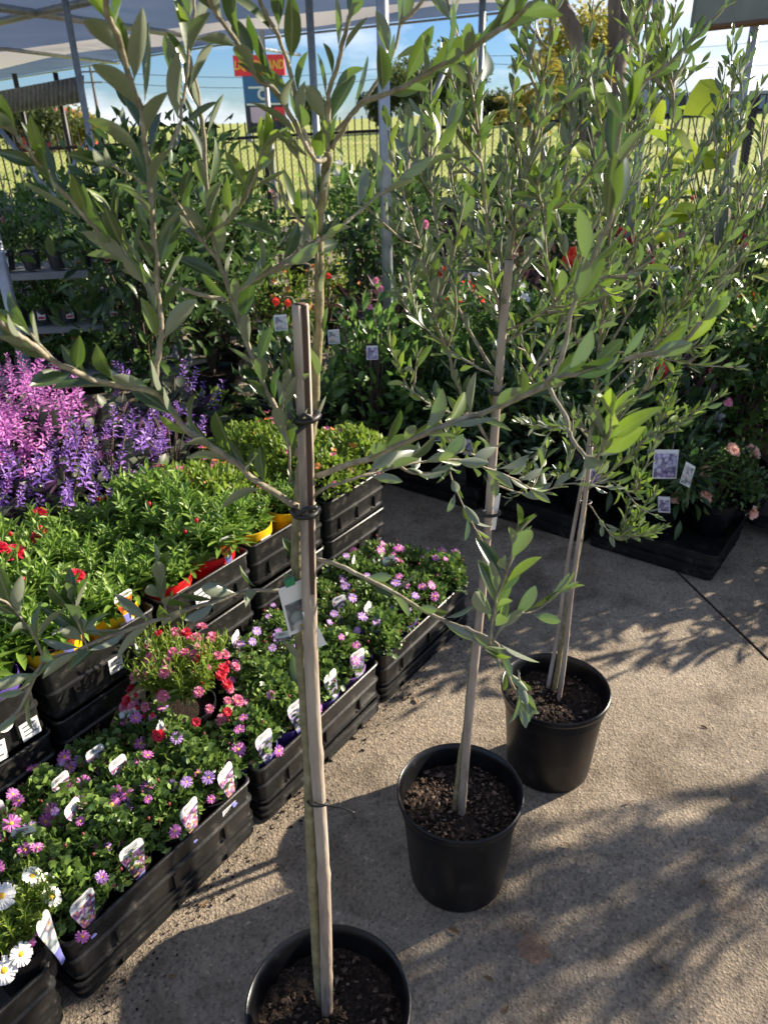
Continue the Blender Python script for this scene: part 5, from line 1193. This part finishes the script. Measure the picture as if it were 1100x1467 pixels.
def right_building():
    Y = 55; a = atY(830, 104, Y); b = atY(1160, 110, Y); zt = atY(960, 128, Y)[2]; z0 = terrain_h(a[0], Y)
    t = empty('office_building', (a[0], Y, z0), 0, 'long dark navy building with blue glazing across the field at right', 'building'); L = b[0]-a[0]
    navy = plain('navy_cladding', (.018, .028, .06), .35); pane = plain('blue_glazing', (.05, .12, .26), .12, 1.0)
    h = zt-z0-.2; mb = MB(); mb.box((L/2, 4, h/2-.3), (L, 8, h+.6)); mb.build('wall', navy, t, smooth=False)
    mb = MB(); mb.box((1.3, 5, h+.45), (2.8, 5, .9)); mb.build('roof_plant', plain('dark_plant_room', (.02, .02, .03), .5), t, smooth=False)
    mb = MB(); mb.box((L/2, -.15, h-.05), (L+.2, .3, .18)); mb.build('fascia', plain('pale_fascia', (.3, .32, .36), .5), t, smooth=False)
    x = 3.0; i = 0
    while x < L-1:
        mb = MB(); mb.box((x, -.03, h*.56), (1.15, .08, h*.62)); o = mb.build('window', pane if i % 4 != 1 else plain('pale_window', (.3, .38, .48), .2), t, smooth=False); x += 1.5; i += 1
right_building()
def power_pole(px, Y, ytop, label, arm=True):
    g = gp(px, Y); zt = atY(px, ytop, Y)[2]; t = empty('power_pole', g, 0, label, 'power pole', 'power poles across the field'); mb = MB(); h = zt-g[2]
    mb.tube([(0, 0, -.5), (0, 0, h)], [.16, .11], 8); mb.build('pole', plain('weathered_pole', (.1, .1, .085), .8), t)
    if arm: mb = MB(); mb.box((0, 0, h-.5), (2.6, .12, .12)); mb.box((0, 0, h-1.3), (1.7, .1, .1)); mb.build('crossarm', M['twig'], t, smooth=False)
    return (g[0], Y, zt-.45)
pA = power_pole(142, 75, 92, 'power pole with crossarms at the left behind the field'); pB = power_pole(664, 80, 72, 'short power pole above the dark tree clump'); pC = power_pole(782, 95, 65, 'thin distant pole left of the big tree', False)
for i, (a, b, dz) in enumerate(((pA, pB, .0), (pA, pB, -.8), (pB, (60, 85, pB[2]+3.2), 0), (pB, (60, 85, pB[2]+.6), -.5))):
    n = 14; P = [np.array(a)*(1-f)+np.array(b)*f+np.array([0, 0, dz-1.0*math.sin(math.pi*f)]) for f in np.linspace(0, 1, n)]
    mb = MB(); mb.tube(P, .022, 4, False); o = mb.build('power_line', M['black_metal']); tag(o, ['upper power line running between the left and middle poles', 'lower power line running between the left and middle poles', 'upper power line sloping off behind the right hand building', 'lower power line sloping off behind the right hand building'][i], 'power line', 'power lines')
def grey_banner():
    Y = 13.2; a = atY(-40, 137, Y); b = atY(120, 107, Y); a2 = atY(-40, 170, Y); b2 = atY(120, 146, Y)
    t = empty('board', (0, 0, 0), 0, 'long grey corrugated board hung below the canopy at the far left', 'board'); mb = MB(); n = 120; V = []
    for i in range(n+1):
        f = i/n; y = .02*math.sin(i*1.3); p = a*(1-f)+b*f; q = a2*(1-f)+b2*f; V += [(p[0], p[1]+y, p[2]), (q[0], q[1]+y, q[2]), (q[0], q[1]+y+.03, q[2]), (p[0], p[1]+y+.03, p[2])]
    mb.add(V, [(i*4+j, i*4+(j+1) % 4, i*4+4+(j+1) % 4, i*4+4+j) for i in range(n) for j in range(4)]); mb.build('sheet', plain('grey_corrugated', (.17, .18, .2), .6, var=.3), t)
    for px in (30, 88): q = atY(px, 150, 13.3); mb = MB(); mb.tube([(q[0], q[1], 0), (q[0], q[1], 2.25)], .04, 8); mb.build('post', M['black_metal'], t)
grey_banner()
for k_, v_ in SH.items():
    if k_ not in used: raise RuntimeError('unused '+k_)

sp = MB(); rg = np.random.RandomState(77)
for i in range(1500):
    q = rg.uniform(-.1, 1.75); off = -abs(rg.gamma(1.2, .035))-.004; k = W(q, off, .0015); sz = rg.gamma(2, .0009)
    if rg.rand() < .45: c0 = rg.choice([.12, .33, .62, 1.1]); k = W(c0+rg.normal(0, .05), -abs(rg.normal(0, .05))-.004, .0015)
    a = rg.uniform(0, 6.28); v = np.array([(1, 0, 0), (0, .6, 0), (-1, 0, 0), (0, -.6, 0), (0, 0, .7)])*sz; v = v@np.array([[math.cos(a), math.sin(a), 0], [-math.sin(a), math.cos(a), 0], [0, 0, 1]])+np.array(k)
    sp.add(v, [(0, 1, 4), (1, 2, 4), (2, 3, 4), (3, 0, 4), (3, 2, 1, 0)], i % 2)
tag(sp.build('spilled_soil', [M['soil'], M['chip']], smooth=False), 'dark crumbs of spilled soil along the foot of the front trays', 'soil', kind='stuff')
lf = MB(); leaves(lf, np.zeros((1, 3)), np.array([[1., 0, 0]]), np.array([[0, 0, 1.]]), [.03], [.009], [.2], T_OLIVE); LIT = lf.mesh('fallen_leaf', leafmat('dry_leaf', (.16, .09, .04), (.3, .19, .09), None, .6, .1))
for i, (px, py) in enumerate([(820, 1215), (905, 1150), (1010, 1260), (690, 1400), (960, 1400), (880, 1010), (1000, 1040), (600, 1010), (300, 1290), (255, 1400), (640, 1330), (1060, 1150), (730, 1440), (930, 900)]):
    g = atz(px, py); o = obj('fallen_leaf', LIT, None, (g[0], g[1], .003), (rj(.2), rj(.2), rng.uniform(0, 6.28))); o.scale = (rng.uniform(.5, 1.1),)*3
    tag(o, 'small dry fallen leaf lying on the concrete', 'leaf', 'fallen leaves on the concrete')
